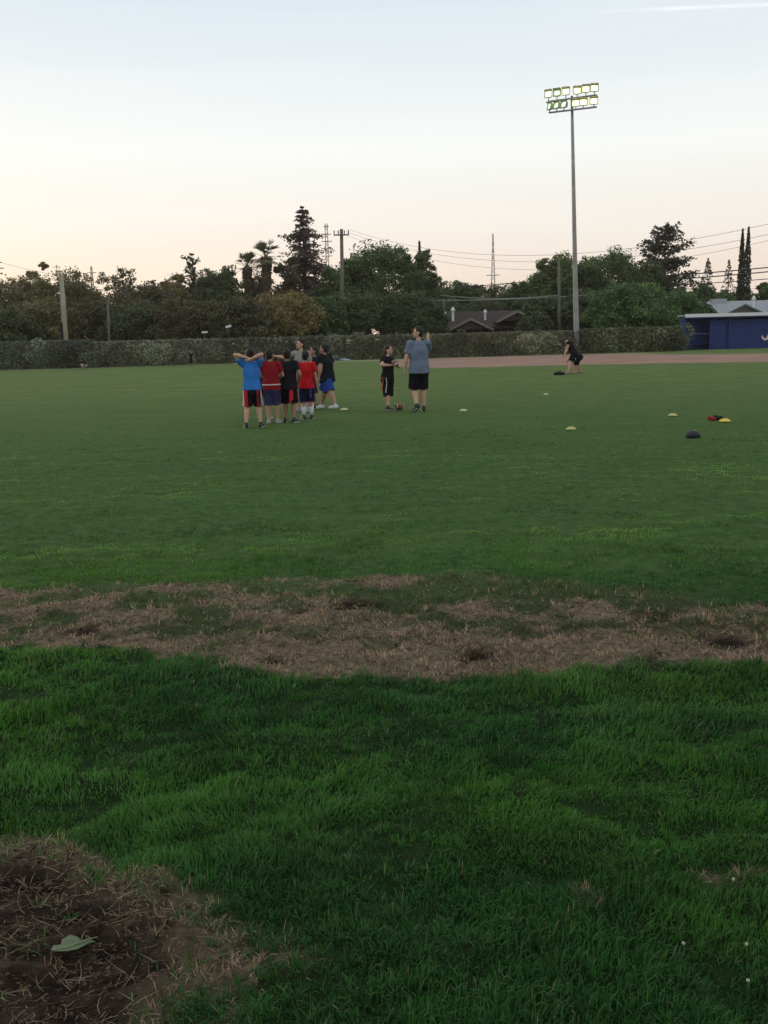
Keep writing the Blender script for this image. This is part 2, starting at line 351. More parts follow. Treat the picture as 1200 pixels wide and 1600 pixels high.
# ------------------------------------------------------------------ grass blades
DIRTP = G2([(590, 566.5), (640, 562), (700, 559.5), (800, 556.5), (900, 554), (1000, 552), (1050, 554), (1120, 553.5), (1200, 552.5), (1350, 549), (1600, 545), (1600, 556), (1350, 561), (1200, 565.5), (1120, 567), (1050, 567.5), (1000, 568.5), (900, 570), (800, 572.5), (700, 575), (640, 574)])
def grass(name, label, sel, seed, dens_k=1.0):
    rg = np.random.RandomState(seed)
    # radial density 9000/m2 close by, thinning with distance
    rr = np.linspace(1.5, 60, 5000)
    dens = np.where(rr < 3, 13000, 13000 * (3 / rr) ** 2.1) * dens_k
    cdf = np.cumsum(dens * rr * 1.187) * (rr[1] - rr[0]); n = int(cdf[-1])
    r = np.interp(rg.rand(n) * cdf[-1], cdf, rr); th = (rg.rand(n) - .5) * R(68)
    x = r * np.sin(th); y = r * np.cos(th)
    S, D, Hh = masks(x, y); far = r > 20; S[far] = 0; D[far] = 0; Hh[far] = 0
    u = rg.rand(n); isst = u < S * .93
    keep = np.ones(n, bool)
    v = rg.rand(n)
    keep &= ~((D > .2) & (v < D * .72)); far_ = r > 20; dd_ = np.full(n, -1.); dd_[far_] = sdist(DIRTP, x[far_], y[far_]); keep &= dd_ < .1; dv_ = vnoise(x * .8, y * 2.4, 2.3, 2, 51); keep &= ~((dv_ > .73) & (v < .8) & (y > 7.5)); keep &= ~((Hh > .3) & (v < Hh * 1.0)); keep &= ~(isst & (v > .75))
    dirt = (D > .5); isst |= dirt & (u < .97)
    # thinner lawn in uneven patches
    thin = vnoise(x, y, 3.2, 3, 12); keep &= ~((thin < .36) & (v < .45) & (r < 12))
    x, y, r, isst = x[keep], y[keep], r[keep], isst[keep]
    tuft = np.zeros(len(x))
    # tufts: clumps of taller blades fanning out of one crown
    nt_ = 15000; rc = np.interp(rg.rand(nt_), np.linspace(0, 1, 50), np.linspace(1.6 ** -.4, 17 ** -.4, 50)) ** (-1 / .4); tc_ = (rg.rand(nt_) - .5) * R(68); cx0, cy0 = rc * np.sin(tc_), rc * np.cos(tc_)
    Sc, Dc, Hc_ = masks(cx0, cy0); st_c = rg.rand(nt_) < np.maximum(Sc, Dc) * .9
    ok = (Dc < .35) | (rg.rand(nt_) < .05); ok &= (Hc_ < .35); ok &= (rg.rand(nt_) < np.where(st_c, np.where(cy0 < 4.2, .4, 1), np.where(cy0 > 6.4, .15, .65)))
    cx0, cy0, st_c, rc = cx0[ok], cy0[ok], st_c[ok], rc[ok]; nb_ = 13; sc_ = rg.uniform(.6, 1.5, len(cx0))
    da = rg.rand(len(cx0), nb_) * 6.283; dr = rg.rand(len(cx0), nb_) * .016 * np.maximum(1, rc / 5)[:, None]
    tx = (cx0[:, None] + dr * np.cos(da)).ravel(); ty = (cy0[:, None] + dr * np.sin(da)).ravel()
    x = np.concatenate([x, tx]); y = np.concatenate([y, ty]); isst = np.concatenate([isst, np.repeat(st_c, nb_)]); tuft = np.concatenate([tuft, np.repeat(sc_, nb_)]); tda = np.concatenate([np.zeros(len(r)), da.ravel()]); tcl = np.concatenate([np.full(len(r), -1.), np.repeat(rg.rand(len(cx0)), nb_)])
    r = np.hypot(x, y); S, D, Hh = masks(x, y); n = len(x); istf = tuft > 0
    z = hgt(x, y) - .004
    lush = 1 - sstep(4.4, 5.4, y)                 # unmown strip this side of the worn band
    hn = vnoise(x, y * 1.5, 2.6, 3, 9); hn2 = vnoise(x, y, 9.0, 2, 10)
    hn3 = sstep(.3, .7, vnoise(x, y * 1.3, 6.5, 2, 43)); L0 = (.023 + .009 * lush) * (.25 + .75 * sstep(.3, .7, hn) + 1.0 * hn3) * (.7 + .5 * rg.rand(n))
    L0 = np.where(isst, .024 * (.4 + rg.rand(n) * 1.3) + .022 * (rg.rand(n) > .9), L0)
    L0 = np.where(istf, (np.where(isst, .036, .030) + .008 * lush * (~isst)) * tuft * (.6 + .5 * rg.rand(n)), L0)
    strand = (D > .45) & isst & ~istf; L0 = np.where(strand, .010 + .075 * rg.rand(n) ** 2.5, L0)
    L0 *= 1 - .42 * sstep(6.0, 9, y) * (~isst) - .2 * sstep(10, 25, r)
    wdt = (.0026 + .0016 * rg.rand(n)) * np.maximum(1, r / 3.0) ** .92
    wdt = np.where(isst, wdt * .80, wdt); wdt = np.where(istf, wdt * .8, wdt); wdt = np.where(strand, wdt * .6, wdt)
    laz = (vnoise(x, y, 1.3, 2, 13) - .5) * 9 + rg.randn(n) * .9; laz = np.where(isst, rg.rand(n) * 6.283, laz); laz = np.where(istf, tda, laz)
    lean = np.clip(.42 + .5 * (vnoise(x, y, 3.3, 2, 14) - .5) + .34 * rg.randn(n), .02, 1.25)
    lean = np.clip(lean + .45 * sstep(6.2, 9, y), .02, 1.3); lean = np.where(isst, np.clip(1.1 + .35 * rg.randn(n), .2, 1.5), lean); lean = np.where(strand, np.clip(1.42 + .12 * rg.randn(n), 1.0, 1.53), lean); lean = np.where(istf, np.clip(.55 + .38 * rg.randn(n), .03, 1.3), lean)
    dx, dy = np.cos(laz), np.sin(laz); fa = rg.rand(n) * 2 * np.pi; wx, wy = np.cos(fa), np.sin(fa)
    bnd = rg.randn(n) * .35; lean = np.where(strand, np.minimum(lean, 1.45), lean)
    P = []
    for (s, wf, lf) in ((0, 1, 0), (.4, .95, .55), (.75, .62, .85), (1.0, 0, 1.25)):
        an = lean * np.where(strand, 1, np.where(isst, .55 + .45 * lf, lf)); hx = L0 * s * np.sin(an); hz = L0 * s * np.cos(np.minimum(an, 1.5))
        bend = np.where(strand, s * s * L0 * bnd, 0); cx, cy, cz = x + dx * hx - dy * bend, y + dy * hx + dx * bend, z + np.maximum(hz, .003 * s) + np.where(strand, .006, 0)
        if wf: P += [np.stack([cx - wx * wdt * wf / 2, cy - wy * wdt * wf / 2, cz], 1), np.stack([cx + wx * wdt * wf / 2, cy + wy * wdt * wf / 2, cz], 1)]
        else: P.append(np.stack([cx, cy, cz], 1))
    V = np.stack(P, 1)                              # n,7,3
    b = np.arange(n)[:, None] * 7
    Q = np.concatenate([b + np.array([0, 1, 3, 2]), b + np.array([2, 3, 5, 4])]); T = b + np.array([4, 5, 6])
    # colours: species and wear of each blade, plus painted light and dark clumps
    c1 = np.array([.047, .150, .024]); c2 = np.array([.100, .240, .036]); c3 = np.array([.020, .088, .024])
    k = sstep(.38, .62, vnoise(x, y * 1.6, .8, 3, 20))[:, None]; k2 = rg.rand(n)[:, None]
    col = c1 * (1 - k) + c3 * k; col = col * (1 - .45 * k2) + c2 * .45 * k2
    yg = sstep(.48, .72, vnoise(x - 1.1, y, .7, 2, 23))[:, None]; col = col * (1 - .45 * yg) + np.array([.110, .235, .020]) * .45 * yg
    m = sstep(6.3, 8, y)[:, None]; mot = vnoise(x, y * 2.2, .9, 5, 21)[:, None]; mot2 = -.08 + .78 * sstep(.3, .7, vnoise(x, y * 3.4, 1.8, 5, 31))[:, None] + .38 * sstep(.3, .7, vnoise(x * .6, y * 2.6, .55, 3, 32))[:, None]
    mid = (np.array([.062, .145, .030]) * (1 - sstep(.38, .62, mot)) + np.array([.128, .215, .048]) * sstep(.35, .65, mot)) * (.42 + 1.16 * mot2)
    col = col * (1 - m) + (mid * np.array([1.10, 1.06, .95]) + col * .28) * m
    inb = sstep(-.05, .15, sdist(BAND, x, y))[:, None]; col = col * (1 - .75 * inb) + np.array([.095, .108, .045]) * .75 * inb
    tr2 = (sstep(6.2, 7, y) * (1 - sstep(8.5, 12, y)))[:, None]; col = col * (1 - .10 * tr2)
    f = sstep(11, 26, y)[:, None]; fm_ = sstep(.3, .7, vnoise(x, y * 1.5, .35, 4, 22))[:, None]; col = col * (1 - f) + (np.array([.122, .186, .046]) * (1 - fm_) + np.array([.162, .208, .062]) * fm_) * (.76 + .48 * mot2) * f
    sp1 = vnoise(x, y * 1.3, 4.5, 3, 61)[:, None]; col = col * (1 - (1 - m) * (1 - sstep(.25, .75, sp1)) * .28) * (1 + .20 * (1 - m))  # noise darkens near blades in patches, standing in for shade between clumps
    col = np.where((istf & (tcl < .45))[:, None], col * .78, col)
    st = np.array([.40, .290, .190]) * (.45 + .9 * rg.rand(n)[:, None] ** 1.3)
    st = st * (1 - D[:, None] * .25)
    pal = (rg.rand(n) > np.where(y > 6.5, .972, .985))[:, None]
    col = np.where(isst[:, None], st, np.where(pal, np.array([.22, .20, .11]), col))
    colv = np.repeat(col[:, None, :], 7, 1)
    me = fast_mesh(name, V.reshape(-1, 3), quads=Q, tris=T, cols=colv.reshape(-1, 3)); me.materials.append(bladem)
    o = bpy.data.objects.new(name, me); C.objects.link(o); return tag(o, label, 'grass', kind='stuff')
bladem = mat('grass_blade', (1, 1, 1), .6, .0, 6, .25, attr='col', translucent=.28)
grass('grass', 'green lawn grass with dry straw blades in the worn patches', None, 5)

# loose crumbs of soil in the bare places
rgc = np.random.RandomState(77); nc = 60000; th = (rgc.rand(nc) - .5) * R(64); rc = 1.9 + 5.0 * rgc.rand(nc); cx, cy = rc * np.sin(th), rc * np.cos(th); Sm, Dm, Hm_ = masks(cx, cy)
kk = rgc.rand(nc) < (Dm * 1.0 + .10 * Sm + .5 * Hm_); cx, cy = cx[kk], cy[kk]; nc = len(cx); rad = .0018 + .0075 * rgc.rand(nc) ** 3.5; cz = hgt(cx, cy) - spots(cx, cy, HOLES) * .03 + rad * .2
oc = np.array([(1, 0, 0), (-1, 0, 0), (0, 1, 0), (0, -1, 0), (0, 0, 1), (0, 0, -1)], float); tr_ = np.array([(0, 2, 4), (2, 1, 4), (1, 3, 4), (3, 0, 4), (2, 0, 5), (1, 2, 5), (3, 1, 5), (0, 3, 5)])
V = np.stack([cx, cy, cz], 1)[:, None, :] + oc[None] * rad[:, None, None] * (.55 + .8 * rgc.rand(nc, 6, 1)) + rgc.randn(nc, 6, 3) * rad[:, None, None] * .2
cc = np.repeat((np.array([.060, .040, .030]) * (.35 + 1.3 * rgc.rand(nc)[:, None]))[:, None, :], 6, 1)
me = fast_mesh('soil_crumbs', V.reshape(-1, 3), tris=(np.arange(nc)[:, None, None] * 6 + tr_[None]).reshape(-1, 3), cols=cc.reshape(-1, 3)); me.materials.append(mat('soil_crumb', (1, 1, 1), .95, .1, 30, .05, attr='col'))
o = bpy.data.objects.new('soil_crumbs', me); C.objects.link(o); tag(o, 'loose dark crumbs of soil scattered over the bare patches', 'soil', kind='stuff')

# ------------------------------------------------------------------ foliage and trees
def leafmesh(pos, size, rg, base, var=.35, warm=None, flat=0.0):
    n = len(pos)
    a = rg.randn(n, 3); a[:, 2] *= (1 - flat); a /= np.linalg.norm(a, axis=1)[:, None]
    b = rg.randn(n, 3); b[:, 2] *= (1 - flat); b -= a * (a * b).sum(1)[:, None]; b /= np.linalg.norm(b, axis=1)[:, None]
    s = size * (.6 + .8 * rg.rand(n))[:, None]
    V = np.stack([pos - a * s * .5, pos + b * s * .28 + a * s * .05, pos + a * s * .5, pos - b * s * .28 + a * s * .05], 1)
    q = np.arange(n)[:, None] * 4 + np.arange(4)
    col = np.array(base)[None] * (1 - var + 2 * var * rg.rand(n, 1))
    if warm is not None: k = rg.rand(n, 1) ** 2; col = col * (1 - k * .5) + np.array(warm) * k * .5
    return V.reshape(-1, 3), q, np.repeat(col, 4, 0)
leafm = mat('leaf', (1, 1, 1), .7, .22, .9, .15, attr='col', translucent=.2)
barkm = mat('bark', (.085, .062, .045), .95, .3, 3, bump=.4)
palebark = mat('palm_bark', (.16, .12, .085), .95, .3, 3, bump=.4)
def crown_obj(parent, pos, size, rg, base, warm=None, flat=0, name='crown', var=.35):
    V, q, c = leafmesh(pos, size, rg, base, var, warm, flat)
    me = fast_mesh(name, V, quads=q, cols=c); me.materials.append(leafm)
    o = bpy.data.objects.new(name, me); C.objects.link(o); o.parent = parent; return o
def clumps(rg, blobs, per, leaf_per, cr_=.28, gap=.12):
    P = []
    for (c, rad) in blobs:
        c = np.array(c); rad = np.array(rad)
        d = rg.randn(per, 3); d /= np.linalg.norm(d, axis=1)[:, None]
        rr_ = rg.rand(per) ** .42; cc = c + d * rr_[:, None] * rad
        cc = cc[rg.rand(per) > gap]
        rm = rad.mean() * cr_ * (.6 + .9 * rg.rand(len(cc)))
        for k in range(len(cc)):
            e = np.clip(rg.randn(leaf_per, 3), -1.6, 1.6) * rm[k] * .52 * np.array([1, 1, .75]); P.append(cc[k] + e)
    return np.concatenate(P)
def limb_trunk(root, H, r, rg, spread, m, n=6):
    mb = MB(); top = Vector((rg.uniform(-.2, .2) * r * 3, 0, H * .72))
    mb.loft([(0, 0, -.1), (0, 0, H * .12), (top.x * .4, 0, H * .4), top], [r * 1.25, r, r * .75, r * .3], n=9)
    for k in range(n):
        a_ = k * 2.4 + rg.rand(); z0 = H * (.22 + .4 * rg.rand()); p0 = Vector((0, 0, z0))
        d = Vector((math.cos(a_), math.sin(a_), 0)) * spread * (.35 + .4 * rg.rand())
        mb.loft([p0, p0 + d * .45 + Vector((0, 0, H * .10)), p0 + d + Vector((0, 0, H * .24))], [r * .5, r * .32, r * .12], n=7)
    return mb.build('trunk', m, root, smooth=True)
SEED = [100]
def rgn(): SEED[0] += 1; return np.random.RandomState(SEED[0])
TG = 'trees beyond the hedge'
def broad(label, px, top, wpx, Y, col, warm=None, low=.03, name='broadleaf_tree', dens=1.0, leaf=.27, nb=13, cat='tree', group=TG, gap=.12):
    rg = rgn(); b = pt(px, 520, Y); H = pt(px, top, Y).z; W = wpx / FPX * Y * 1.10
    root = empty(name, (b.x, Y, 0), 0, label, cat, group)
    limb_trunk(root, H, max(.16, H * .022), rg, W * .5, barkm)
    zc = H * (low + 1) / 2; hc = H * (1 - low) / 2
    blobs = [((0, 0, zc), (W * .34, W * .32, hc * .80))] * 2
    for k in range(nb):
        a_ = k * 2.4 + rg.rand() * .8; cz = 1 - 1.5 * (k + .3) / nb; cz = max(-.75, min(.93, cz + rg.uniform(-.12, .12))); sr = math.sqrt(1 - cz * cz)
        br = min(W * (.15 + .11 * rg.rand()), hc * .5); e = .98 - br / (W * .5) * .55
        blobs.append(((math.cos(a_) * sr * W * .5 * e, math.sin(a_) * sr * W * .45 * e, zc + cz * (hc - br * .8) * .98), (br, br, br * .85)))
    per = int(30 * dens)
    P = clumps(rg, blobs, per, 54, .36, gap); P = P[P[:, 2] > .15]
    crown_obj(root, P, leaf * (.8 + Y / 500), rg, col, warm, .15)
    return root
def conifer(label, px, top, wpx, Y, col, warm=None, name='redwood_tree', low=.15, tiers=30, droop=.18, leaf=.34, sparse=0.1, power=.8, up=0.0, cat='tree', nbr=7):
    rg = rgn(); b = pt(px, 520, Y); H = pt(px, top, Y).z; W = wpx / FPX * Y
    root = empty(name, (b.x, Y, 0), 0, label, cat, TG)
    mb = MB(); r = H * .016; mb.loft([(0, 0, -.1), (0, 0, H * .5), (0, 0, H * .985)], [r * 1.3, r * .8, .03], n=9)
    P = []
    for k in range(tiers):
        f = min(1, max(0, (k + rg.uniform(-.45, .45)) / (tiers - 1))); z = H * (low + (1 - low) * f * .985); rad = W * .5 * (1 - f) ** power * (.75 + .5 * rg.rand()) + .15
        for j in range(nbr):
            if rg.rand() < sparse: continue
            a_ = rg.rand() * 2 * math.pi; rl = rad * (.4 + .75 * rg.rand()); d = Vector((math.cos(a_), math.sin(a_), 0))
            e = Vector((0, 0, z)) + d * rl + Vector((0, 0, (-droop + up + rg.uniform(-.15, .15)) * rl))
            mb.loft([(0, 0, z), Vector((0, 0, z)).lerp(e, .5) + Vector((0, 0, rl * .05)), e], [r * .22 * (1 - f) + .02, .03, .012], n=5, dome=False)
            m_ = max(8, int(rl * 20)); tt = rg.rand(m_) ** .7
            q_ = np.array([0, 0, z])[None] * (1 - tt[:, None]) + np.array(e)[None] * tt[:, None]
            P.append(q_ + rg.randn(m_, 3) * np.array([.11, .11, .09]) * (.35 + rl * .55))
    mb.build('trunk', barkm, root, smooth=True)
    crown_obj(root, np.concatenate(P), leaf, rg, col, warm, .45)
    return root
def palm(label, px, top, Y, W):
    rg = rgn(); b = pt(px, 520, Y); H = pt(px, top, Y).z; root = empty('palm_tree', (b.x, Y, 0), 0, label, 'tree', TG)
    hb = H - 1.2
    MB().loft([(0, 0, -.1), (.1, 0, hb * .5), (0, 0, hb)], [.34, .26, .28], n=10).build('trunk', palebark, root, smooth=True)
    mb = MB(); fr_len = W * .34
    for k in range(30):
        a_ = rg.rand() * 2 * math.pi; el = rg.uniform(-.55, 1.4); d = Vector((math.cos(a_) * math.cos(el), math.sin(a_) * math.cos(el), math.sin(el)))
        o = Vector((0, 0, hb)); c = o + d * fr_len * rg.uniform(.7, 1.05); mb.loft([o, c], [.04, .025], n=4, dome=False)
        sd_ = d.cross(Vector((0, 0, 1))); sd_ = sd_.normalized() if sd_.length > .01 else Vector((1, 0, 0)); up_ = sd_.cross(d)
        for j in range(11):
            an = (j - 5) / 5 * .85; dd = (d * math.cos(an) + sd_ * math.sin(an) + up_ * rg.uniform(-.12, .12)).normalized(); Lr = W * .30 * rg.uniform(.8, 1.1)
            tip = c + dd * Lr + Vector((0, 0, -Lr * .15)); wv = dd.cross(up_).normalized() * Lr * .055; md = c + dd * Lr * .5
            mb.add([c, md + wv, tip, md - wv], [(0, 1, 2, 3)])
    fr_ = mb.build('fronds', mat('palm_frond', (.12, .13, .065), .7, .3, 2, translucent=.15), root)
    n = 1500; a_ = rg.rand(n) * 6.28; zz = rg.rand(n); rr_ = (.30 + .50 * zz) * (.6 + .5 * rg.rand(n)) * W / 5
    P = np.stack([np.cos(a_) * rr_, np.sin(a_) * rr_, hb - .1 - (1 - zz) * H * .40], 1)
    crown_obj(root, P, .45, rg, (.20, .145, .09), None, -.6, 'dead_frond_skirt')
    return root
def spindle(label, px, top, wpx, Y, col, name='cypress_tree', n=2600, leaf=.3, low=.03, cat='tree'):
    rg = rgn(); b = pt(px, 520, Y); H = pt(px, top, Y).z; W = wpx / FPX * Y
    root = empty(name, (b.x, Y, 0), 0, label, cat, TG)
    MB().loft([(0, 0, -.1), (0, 0, H * .9)], [.2, .03], n=8).build('trunk', barkm, root, smooth=True)
    f = low + (1 - low) * rg.rand(n); prof = np.minimum(1, (1 - f) * 2.1) ** .7 * np.minimum(1, .55 + f * 1.6) * (.85 + .3 * vnoise(f * 14, f * 0 + SEED[0], 1, 2))
    a_ = rg.rand(n) * 6.28; rr_ = W * .5 * prof * rg.rand(n) ** .4
    crown_obj(root, np.stack([np.cos(a_) * rr_, np.sin(a_) * rr_, f * H], 1), leaf, rg, col, None, -.8)
    return root
OLV = (.170, .155, .075); OLV2 = (.24, .21, .095); DKG = (.092, .120, .060); DKG2 = (.100, .145, .065); MDG = (.130, .195, .070); LAU = (.115, .190, .070); YEL = (.27, .22, .095); BRN = (.13, .112, .070)
# back row, left to right
broad('wide olive brown tree at the left edge of the photo, behind the pale pole', 18, 422, 110, 112, OLV, OLV2)
broad('thin feathery tree poking above the tree line left of the pale pole', 70, 405, 42, 128, OLV2, None, .3, gap=.4, dens=.6, nb=5)
broad('olive brown tree directly behind the top of the pale pole', 110, 415, 105, 116, OLV, YEL)
broad('small open feathery tree with a rounded top above the thin grey pole', 191, 411, 58, 130, OLV, None, .3, gap=.35, dens=.6, nb=5)
broad('low brownish tree right of the thin grey pole', 220, 436, 110, 120, BRN, OLV)
broad('golden olive tree beside the open spreading cedar', 277, 424, 46, 126, YEL, OLV2, .3, nb=6)
conifer('open spreading cedar with few branches left of the palms', 307, 396, 84, 130, DKG, None, 'cedar_tree', .3, 15, -.36, .40, .25, .5, 0, nbr=6)
broad('dark domed oak just left of the palms', 348, 411, 74, 124, DKG, OLV, .2)
broad('low dark tree behind the shrubs below the domed oak', 300, 434, 140, 134, DKG, BRN)
palm('shorter palm of the two, on the left with a shaggy skirt', 391, 402, 126, 3.6)
palm('taller palm standing between the short palm and the redwood', 421, 386, 126, 4.3)
broad('brown shaggy tree rising behind the trunks of both palms', 405, 418, 60, 131, BRN, None, .05, dens=1.0, nb=8)
broad('brown shaded tree between the palms and the redwood', 455, 396, 44, 128, BRN, None, .2, dens=1.1, nb=6)
conifer('tall dark redwood with jagged tiers, highest tree in the photo', 480, 321, 104, 132, (.120, .092, .082), (.17, .13, .11), 'redwood_tree', .34, 38, .10, .36, .16, .60, nbr=9)
broad('dense tree filling the gap behind the utility pole', 528, 412, 66, 124, DKG2, MDG)
broad('tall broad green tree right of the utility pole', 596, 371, 120, 118, DKG2, MDG, .1, nb=12, dens=1.25)
broad('left shoulder tree leaning on the tall broad green tree', 560, 392, 66, 116, MDG, DKG)
broad('pointed tree with ragged right side at the end of the green group', 655, 384, 62, 120, DKG, MDG, .1, gap=.2)
spindle('thin pointed spire rising from the ragged green tree', 658, 377, 9, 121, DKG, 'spire_tree', 900, .3, .6)
broad('round low tree right of the ragged green group, beyond the brown roof', 706, 433, 74, 150, DKG2, OLV)
broad('low far tree left of the distant radio tower', 738, 440, 50, 160, DKG2, OLV)
broad('low far tree behind the brown roof under the distant radio tower', 780, 442, 90, 152, DKG, OLV)
broad('dark tree right behind the ridge of the brown roof', 735, 462, 110, 136, DKG, BRN)
broad('dark tree between the brown roof and the floodlight pole', 830, 432, 80, 134, DKG2, MDG)
broad('tall yellow tipped tree left of the floodlight pole', 868, 392, 66, 122, MDG, OLV2, .1)
broad('broad green tree directly behind the floodlight pole', 905, 402, 84, 118, DKG2, MDG, .08)
broad('tall dense green tree just right of the floodlight pole', 948, 379, 90, 124, MDG, DKG, .08, nb=11)
conifer('large cedar with horizontal sprays and an open leaning top', 1036, 353, 88, 130, (.090, .085, .065), BRN, 'cedar_tree', .42, 17, -.28, .42, .12, .30, 0, nbr=9)
broad('dark tree filling in below the large open cedar', 1000, 398, 80, 127, DKG2, BRN, .1)
spindle('small thin wispy tree, left of two beside the cypresses', 1103, 404, 26, 135, BRN, 'wispy_tree', 420, .34, .35)
spindle('small thin wispy tree, right of two beside the cypresses', 1135, 406, 22, 135, BRN, 'wispy_tree', 330, .34, .35)
broad('bushy tree above the left end of the dugout roof', 1085, 438, 76, 122, DKG2, MDG)
broad('low green tree beyond the grey roofed house', 1140, 446, 90, 130, MDG, DKG)
spindle('tall slim cypress, left of the touching pair', 1154.5, 358, 12, 128, (.055, .060, .036))
spindle('tall slim cypress, right of the touching pair', 1163.5, 355, 13, 129, (.050, .055, .034))
broad('low tree at the right edge beyond the grey roofed house', 1202, 430, 44, 126, MDG, OLV)
# front row of shrubs and bushy trees
FG = 'bushy shrubs just behind the hedge'
broad('dark green bush at the far left just over the hedge', 5, 478, 100, 92, DKG, OLV, .02, 'bushy_shrub', group=FG, cat='shrub')
broad('wide olive bush left of the pale pole just over the hedge', 62, 462, 110, 96, OLV, YEL, .02, 'bushy_shrub', group=FG, cat='shrub')
broad('dark brown green bush between the pale pole and thin grey pole', 140, 464, 100, 98, (.10, .09, .055), OLV, .02, 'bushy_shrub', group=FG, cat='shrub')
broad('bush right of the thin grey pole just over the hedge', 215, 466, 110, 97, DKG, BRN, .02, 'bushy_shrub', group=FG, cat='shrub')
broad('flat topped olive bush above the standing far child', 290, 462, 110, 96, (.115, .10, .06), OLV, .02, 'bushy_shrub', group=FG, cat='shrub')
broad('flat topped dark bush below the palms', 368, 460, 110, 95, (.105, .10, .06), OLV, .02, 'bushy_shrub', group=FG, cat='shrub')
broad('round yellow green bush below the redwood', 442, 449, 112, 98, YEL, OLV, .02, 'bushy_shrub', group=FG, cat='shrub')
broad('dark green bush left of the foot of the utility pole', 500, 462, 70, 100, DKG2, MDG, .02, 'bushy_shrub', group=FG, cat='shrub')
broad('dark green bush right of the foot of the utility pole', 575, 452, 90, 104, DKG, MDG, .02, 'bushy_shrub', group=FG, cat='shrub')
broad('dark green bush behind the hedge next to the coach', 640, 448, 90, 104, DKG, DKG2, .02, 'bushy_shrub', group=FG, cat='shrub')
broad('dark bush covering the left end of the brown roof', 676, 474, 44, 96, DKG, DKG2, .02, 'bushy_shrub', group=FG, cat='shrub')
broad('small dark bush before the right end of the brown roof', 836, 484, 44, 94, DKG, BRN, .02, 'bushy_shrub', group=FG, cat='shrub')
broad('dark bush between the brown roof and the thin bare pole', 850, 460, 76, 100, DKG, DKG2, .02, 'bushy_shrub', group=FG, cat='shrub')
broad('dark bush right behind the foot of the floodlight pole', 905, 458, 70, 98, DKG, DKG2, .02, 'bushy_shrub', group=FG, cat='shrub')
broad('wide rounded laurel green bush left of the dugout', 985, 442, 130, 94, LAU, MDG, .02, 'bushy_shrub', dens=1.4, group=FG, cat='shrub')
broad('green bush touching the dugout roof end', 1050, 450, 80, 97, LAU, DKG2, .02, 'bushy_shrub', group=FG, cat='shrub')
broad('small dark bush between the dugout roof and the grey roof', 1092, 470, 50, 100, DKG2, MDG, .02, 'bushy_shrub', group=FG, cat='shrub')

# hedge: four stretches that differ in height and colour
def hedge(label, x0, x1, b0, b1, t0, t1, col, warm, leaf=.16, den=1500, thick=1.0, lump=.55):
    rg = rgn(); A = at(x0, b0); B = at(x1, b1); d = B - A; Ln = d.length; d.normalize(); nrm_ = Vector((-d.y, d.x, 0))
    root = empty('hedge', A, 0, label, 'hedge', 'hedge along the outfield fence')
    h0 = pt(x0, t0, A.y).z; h1 = pt(x1, t1, B.y).z
    # rounded puffs of foliage crowding each other along the row
    npf = int(Ln * 2.6); sp_ = rg.rand(npf) * Ln; fp = sp_ / Ln; rad = (.40 + .50 * rg.rand(npf)) * (thick + lump) / 1.5
    topz = (h0 * (1 - fp) + h1 * fp) * (.97 + .22 * (vnoise(sp_, sp_ * 0 + 3 + x0, .45, 3) - .5)); zc_ = rg.rand(npf) ** .75 * (topz - rad)
    offp = (rg.rand(npf) - .72) * .55; nl = (rad ** 2 * den * .33).astype(int); idx = np.repeat(np.arange(npf), nl); n = len(idx)
    dv = rg.randn(n, 3); dv /= np.linalg.norm(dv, axis=1)[:, None]; rr_ = rad[idx] * (.72 + .34 * rg.rand(n))
    sx_ = sp_[idx] + dv[:, 0] * rr_ * 1.15; of = offp[idx] + dv[:, 1] * rr_; z = np.maximum(.03, zc_[idx] + dv[:, 2] * rr_)
    # plain fill behind the puffs
    m_ = int(Ln * 1300); sx_ = np.concatenate([sx_, rg.rand(m_) * Ln]); of = np.concatenate([of, rg.rand(m_) * .4 + .08]); z = np.concatenate([z, rg.rand(m_) * (min(h0, h1) - .15)])
    P = np.stack([d.x * sx_ + nrm_.x * of, d.y * sx_ + nrm_.y * of, z], 1)
    ob = crown_obj(root, P, leaf, rg, col, warm, .1, 'foliage', .2)
    tint = np.ones((len(P), 3)); pt_ = .55 + .85 * rg.rand(npf); tint[:n] = (pt_ * (.62 + .76 * sstep(.3, .7, vnoise(sp_, zc_ + x0, .55, 2, 9))))[idx][:, None]; at_ = ob.data.attributes['col']; buf = np.empty(len(P) * 16, np.float32); at_.data.foreach_get('color', buf)  # puffs tinted lighter and darker to imitate soft shade between lumps
    buf = buf.reshape(-1, 4); buf[:, :3] *= np.repeat(tint, 4, 0); at_.data.foreach_set('color', buf.ravel())
    for k in range(int(Ln / 2.4)):
        q = d * (k * 2.4 + .4)
        MB().loft([q, q + Vector((rg.uniform(-.2, .2), .1, h0 * .5)), q + Vector((rg.uniform(-.3, .3), 0, h0 * .85))], [.05, .04, .02], n=6).build('stem', barkm, root, smooth=True)
    return root
HC = (.22, .24, .17)
hedge('far left stretch of grey green hedge, behind the crouching child', -160, 150, 582.5, 574.5, 531, 527, (.150, .175, .130), (.26, .26, .19))
hedge('grey green hedge stretch behind the standing far child', 150, 345, 574.5, 568.5, 527, 525.5, HC, (.32, .31, .23))
hedge('hedge stretch behind the huddle of boys', 345, 560, 568.5, 562.5, 526, 514.5, (.17, .175, .125), (.27, .25, .18))
hedge('pale olive hedge stretch behind the coach up to the floodlight pole', 560, 902, 562.5, 552.5, 515.5, 513, (.21, .21, .14), (.32, .29, .20))
hedge('bushier dark green hedge stretch between the floodlight pole and the dugout', 902, 1068, 552.5, 548, 511, 503, (.14, .165, .09), (.27, .25, .18), leaf=.19, den=1300, lump=.8)

